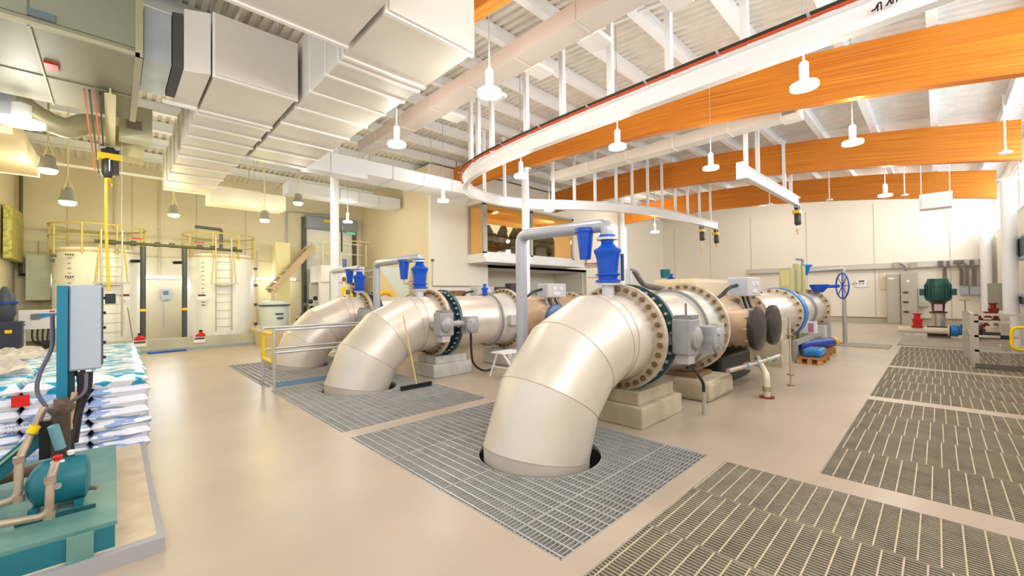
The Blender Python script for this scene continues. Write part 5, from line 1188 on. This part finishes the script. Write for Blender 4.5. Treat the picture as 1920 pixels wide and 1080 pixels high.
def wallbox(px0, py0, px1, py1, label, m=cab_m, d=.25, X=XW-.02):
    a, c = hit(px0, py0, X=X-d), hit(px1, py1, X=X-d)
    t = thing('junction_box', (X-d/2, (a.y+c.y)/2, c.z), label, 'electrical box'); MB().box(X-d, X, min(a.y, c.y), max(a.y, c.y), min(a.z, c.z), max(a.z, c.z)).build('box_body', m, t, bevel=.01)
    MB().box(X-d-.01, X-d, min(a.y, c.y)+.03, max(a.y, c.y)-.03, min(a.z, c.z)+.03, max(a.z, c.z)-.03).build('box_door', m, t)
    return t
bl = mat('blue grey box', (168, 178, 188), .5)
wallbox(1799, 537, 1817, 553, 'left blue grey junction box right of the green motor', bl); wallbox(1818, 537, 1842, 553, 'right blue grey junction box right of the green motor', bl)
wallbox(1852, 531, 1880, 582, 'large grey green wall cabinet near the right corner', mat('grey green box', (164, 168, 150), .5), .3, X=21.5)
wallbox(1720, 540, 1742, 575, 'pale grey box between the tall cabinet and the green motor', mat('pale sage box', (200, 202, 190), .5), .2)
wallbox(1649, 511, 1663, 543, 'cream blank panel on the far wall left of the cabinets', mat('cream blank', (238, 224, 196), .6), .03)
wallbox(1675, 492, 1688, 503, 'small grey junction box on the tray above the left cabinet', brn_m, .22); wallbox(1705, 492, 1720, 503, 'small grey junction box on the tray above the right cabinet', brn_m, .22)
wallbox(1759, 489, 1769, 500, 'small dark junction box on the tray above the green motor', mat('dark box', (110, 104, 98), .5), .22)
wallbox(1775, 489, 1781, 500, 'narrow dark junction box on the tray above the green motor', mat('dark box', (110, 104, 98)), .22)
wallbox(1788, 488, 1808, 494, 'flat dark junction box on the tray right of the green motor', mat('dark box', (110, 104, 98)), .22)
wallbox(1818, 487, 1826, 496, 'dark junction box on the tray near the right end', mat('dark box', (110, 104, 98)), .22); wallbox(1836, 486, 1846, 494, 'last dark junction box at the right end of the tray', mat('dark box', (110, 104, 98)), .22)
cd = mat('conduit grey', (120, 112, 104), .4, .3)
for i, (pts, lb) in enumerate(((((1688, 494), (1697, 500), (1699, 508)), 'curved conduit into the top of the right tall cabinet'), (((1769, 500), (1769, 528)), 'left vertical conduit above the green motor'), (((1773, 500), (1774, 528)), 'right vertical conduit above the green motor'),
        (((1795, 496), (1801, 506), (1801, 536)), 'leftmost curved conduit into the blue grey boxes'), (((1798, 495), (1805, 506), (1805, 536)), 'second curved conduit into the blue grey boxes'), (((1810, 494), (1811, 505), (1811, 536)), 'thick conduit into the blue grey boxes'), (((1820, 497), (1814, 505), (1814, 536)), 'conduit curving from the right into the blue grey boxes'),
        (((1824, 500), (1824, 536)), 'pale straight conduit above the right blue grey box'), (((1829, 500), (1829, 536)), 'rightmost pale straight conduit above the right blue grey box'))):
    t = thing('conduit', (26.7, 0, 2), lb, 'conduit'); MB().tube(bend([hit(a, c_, X=26.72) for a, c_ in pts], .15), .035, 8).build('conduit_run', cd, t, smooth=True)
t = thing('wall_sign', (XW-.03, 2.5, 2.0), 'small white notice with red and black print on the far wall', 'sign')
a, c = hit(1604, 524, X=26.95), hit(1626, 538, X=26.95); MB().box(26.95, 26.98, c.y, a.y, c.z, a.z).build('sign_plate', white_m, t)
MB().box(26.94, 26.95, c.y+.1, a.y-.12, a.z-.13, a.z-.06).build('red_print', mat('red print', (120, 40, 50)), t)
b = MB()
for i in range(4): b.box(26.94, 26.95, c.y+.12+.13*i, c.y+.18+.13*i, a.z-.24, a.z-.19)
b.build('black_print', mat('black print', (60, 60, 60)), t)
# vertical pump with green motor
t = thing('vertical_pump', (20, 0, 0), 'vertical pump with a dark green motor and polished barrel near the far wall', 'pump')
MB().cyl((20, .0, .36), (20, .0, .82), .17, 24).build('pump_barrel', tin_m, t, smooth=True)
MB().lathe((20, 0, .8), (0, 0, 1), [(0, .22), (.05, .22), (.06, .15), (.32, .17), (.34, .2), (.38, .2)], 20).build('motor_bracket', mat('maroon bracket', (92, 40, 36), .45), t, smooth=True); MB().box(19.82, 19.84, -.1, .1, .88, 1.1).build('bracket_label', mat('pale pink label', (214, 196, 196), .5), t)
b = MB(); b.lathe((20, 0, 1.18), (0, 0, 1), [(0, .22), (.06, .3), (.1, .31), (.6, .31), (.68, .27), (.72, .26), (.78, .24)], 28); b.build('motor_body', green_m, t, smooth=True)
for i in range(20):
    a = 2*PI*i/20; MB().bar((20+.32*math.cos(a), .32*math.sin(a), 1.3), (20+.32*math.cos(a), .32*math.sin(a), 1.76), .02, .03).build('cooling_fin', green_m, t)
for s in (-1, 1): MB().box(19.85, 20.05, s*.3 if s > 0 else -.44, .44 if s > 0 else -.3, 1.4, 1.62).build('terminal_box', green_m, t, bevel=.02)
MB().box(19.8, 20.2, -.28, .28, .03, .36).build('pump_foot', mat('dark brown casting', (70, 54, 50)), t)
t = thing('suction_pipe', (19.9, .4, .2), 'cream horizontal pipe on short legs in front of the green motor pump', 'pipe')
MB().cyl((19.55, .98, .24), (19.55, -.2, .24), .1, 20).build('pipe_body', cream_m, t, smooth=True); MB().hollow((19.55, -.2, .24), (0, -1, 0), .05, .16, .04, 20).build('pipe_flange', cream_m, t)
for y in (.85, .62, .3): MB().box(19.5, 19.6, y-.03, y+.03, .02, .15).build('leg', galv_m, t)
t = thing('check_valve', (19.55, -.35, .25), 'bright blue valve on the end of the cream pipe', 'valve')
MB().lathe((19.55, -.26, .26), (0, -1, 0), [(0, .15), (.03, .19), (.16, .19), (.19, .15), (.26, .13)], 22).build('valve_body', blue2_m, t, smooth=True)
t = thing('gate_valve', (19.6, -.62, .25), 'darker blue gate valve with a tall thin handwheel behind the guard rail', 'valve')
MB().box(19.45, 19.75, -.95, -.56, .05, .35).build('dark_body', black_m, t, bevel=.03); MB().lathe((19.6, -.7, .34), (0, 0, 1), [(0, .2), (.12, .22), (.16, .1)], 16).build('blue_bonnet', mat('steel blue', (50, 112, 160), .4), t, smooth=True)
MB().cyl((19.6, -.6, .45), (19.6, -.6, 1.25), .02, 8).build('stem', copper_m, t); MB().tube([(19.6+.12*math.cos(a), -.6+.12*math.sin(a), 1.25) for a in [2*PI*i/16 for i in range(16)]], .012, 6, closed=True).build('handwheel', copper_m, t)
def redvalve(x, y, z, lb, s=1):
    t = thing('red_valve', (x, y, z), lb, 'valve'); MB().lathe((x, y, z), (0, 0, 1), [(0, .15*s), (.04*s, .15*s), (.06*s, .1*s), (.2*s, .13*s), (.26*s, .14*s), (.3*s, .08*s), (.4*s, .08*s), (.42*s, .12*s), (.45*s, .12*s)], 16).build('valve_body', red_m if s > .9 else darkred_m, t, smooth=True)
    MB().tube([(x+.13*s*math.cos(a), y+.13*s*math.sin(a), z+.55*s) for a in [2*PI*i/16 for i in range(16)]], .012, 6, closed=True).build('handwheel', brn_m, t); MB().cyl((x, y, z+.45*s), (x, y, z+.55*s), .015, 6).build('stem', brn_m, t)
redvalve(19.5, .5, .35, 'red valve standing on the cream pipe left of the green motor')
p = hit(1863, 592, X=20); redvalve(20, p.y, p.z, 'red valve above the guard rail near the right edge', .9)
t = thing('red_pipework', (19.9, -1.0, 0), 'dark red and brown pipework behind the right guard rail', 'pipe')
for px, py in ((1835, 593), (1852, 590), (1868, 594), (1840, 615), (1848, 605)):
    p = hit(px, py, X=20.4); MB().lathe(p-Vector((0, 0, .1)), (0, 0, 1), [(0, .1), (.04, .1), (.05, .06), (.15, .06), (.16, .1), (.2, .1)], 12).build('red_fitting', darkred_m, t, smooth=True)
MB().cyl((20.4, -.75, .55), (20.4, -1.6, .55), .06, 10).build('brown_pipe', copper_m, t, smooth=True); MB().box(20.2, 20.6, -1.6, -.8, 0.02, .2).build('pump_base', dp, t)
MB().cyl((20.4, -1.0, .2), (20.4, -1.0, .55), .05, 10).build('brown_pipe', copper_m, t)
# right wall panels
def rbox(px0, py0, px1, py1, lb, m=cab_m, d=.18, Y=YR):
    a, c = hit(px0, py0, Y=Y+d), hit(px1, py1, Y=Y+d)
    x0, x1 = sorted((a.x, c.x)); z0, z1 = sorted((a.z, c.z)); x1 = max(x1, x0+.15)
    t = thing('wall_panel_box', (x0, Y, z0), lb, 'electrical box'); MB().box(x0, x1, Y+.01, Y+d, z0, z1).build('box_body', m, t, bevel=.01); MB().box(x0+.04, x1-.04, Y+d, Y+d+.02, z0+.08, z1-.08).build('dark_display', black_m, t)
rbox(1903, 448, 1930, 480, 'grey panel with dark display high on the right wall'); rbox(1914, 550, 1940, 580, 'small grey box low on the right wall')
t = thing('wall_tube', (19.5, YR+.1, 1), 'thin dark conduit on the right wall beside the thick column', 'conduit')
p = hit(1909, 560, Y=YR+.1); MB().cyl((p.x, YR+.1, .6), (p.x, YR+.1, 2.6), .03, 8).build('conduit_run', cd, t)
# hanging white heater and small ceiling sensors
p = hit(1754, 377, X=19.5); t = thing('unit_heater', (p.x, p.y, p.z), 'white box heater hanging in front of the farthest timber beam', 'heater')
MB().box(p.x-.25, p.x+.35, p.y-.38, p.y+.38, p.z-.25, p.z+.24).build('casing', white_m, t, bevel=.02); MB().box(p.x-.27, p.x-.25, p.y-.32, p.y+.32, p.z-.2, p.z+.1).build('vent_grid', duct_m, t)
for s in (-.33, .33): MB().cyl((p.x, p.y+s, p.z+.24), (p.x, p.y+s, roof(p.y+s)-.02), .012, 6).build('hanger_rod', white_m, t)
for px, py, X, lb in ((1443, 381, 19.5, 'small white sensor on a rod left of the short crane rail'), (1555, 373, 19.5, 'small white sensor on a rod above the far wall, left of centre'), (1696, 364, 19.5, 'small white sensor on a rod left of the white box heater'), (1885, 283, 14.2, 'larger white sensor on a rod in front of the middle timber beam')):
    p = hit(px, py, X=X); t = thing('ceiling_sensor', p, lb, 'sensor'); MB().cyl(p, (p.x, p.y, roof(p.y)-.02), .018, 6).build('rod', white_m, t); MB().lathe(p-Vector((0, 0, .06)), (0, 0, 1), [(0, .1), (.04, .11), (.07, .05)], 14).build('sensor_head', white_m, t, smooth=True)

# clerestory daylight
for i, (a, c) in enumerate(wins):
    d = bpy.data.lights.new('daylight', 'AREA'); d.shape = 'RECTANGLE'; d.size = c-a-.1; d.size_y = 1.3; d.energy = 110; d.color = (.86, .93, 1)
    o = bpy.data.objects.new('daylight', d); col.objects.link(o); o.location = ((a+c)/2, YR-.35, (SZ+TZ)/2+.1); o.rotation_euler = (PI/2, 0, 0)
w = bpy.data.worlds.new('world'); bpy.context.scene.world = w; w.use_nodes = True
w.node_tree.nodes['Background'].inputs[0].default_value = (.95, .97, 1, 1); w.node_tree.nodes['Background'].inputs[1].default_value = 1.1
sc = bpy.context.scene; sc.view_settings.view_transform = 'Standard'; sc.view_settings.look = 'None'; sc.view_settings.gamma = 1; sc.view_settings.exposure = -.06
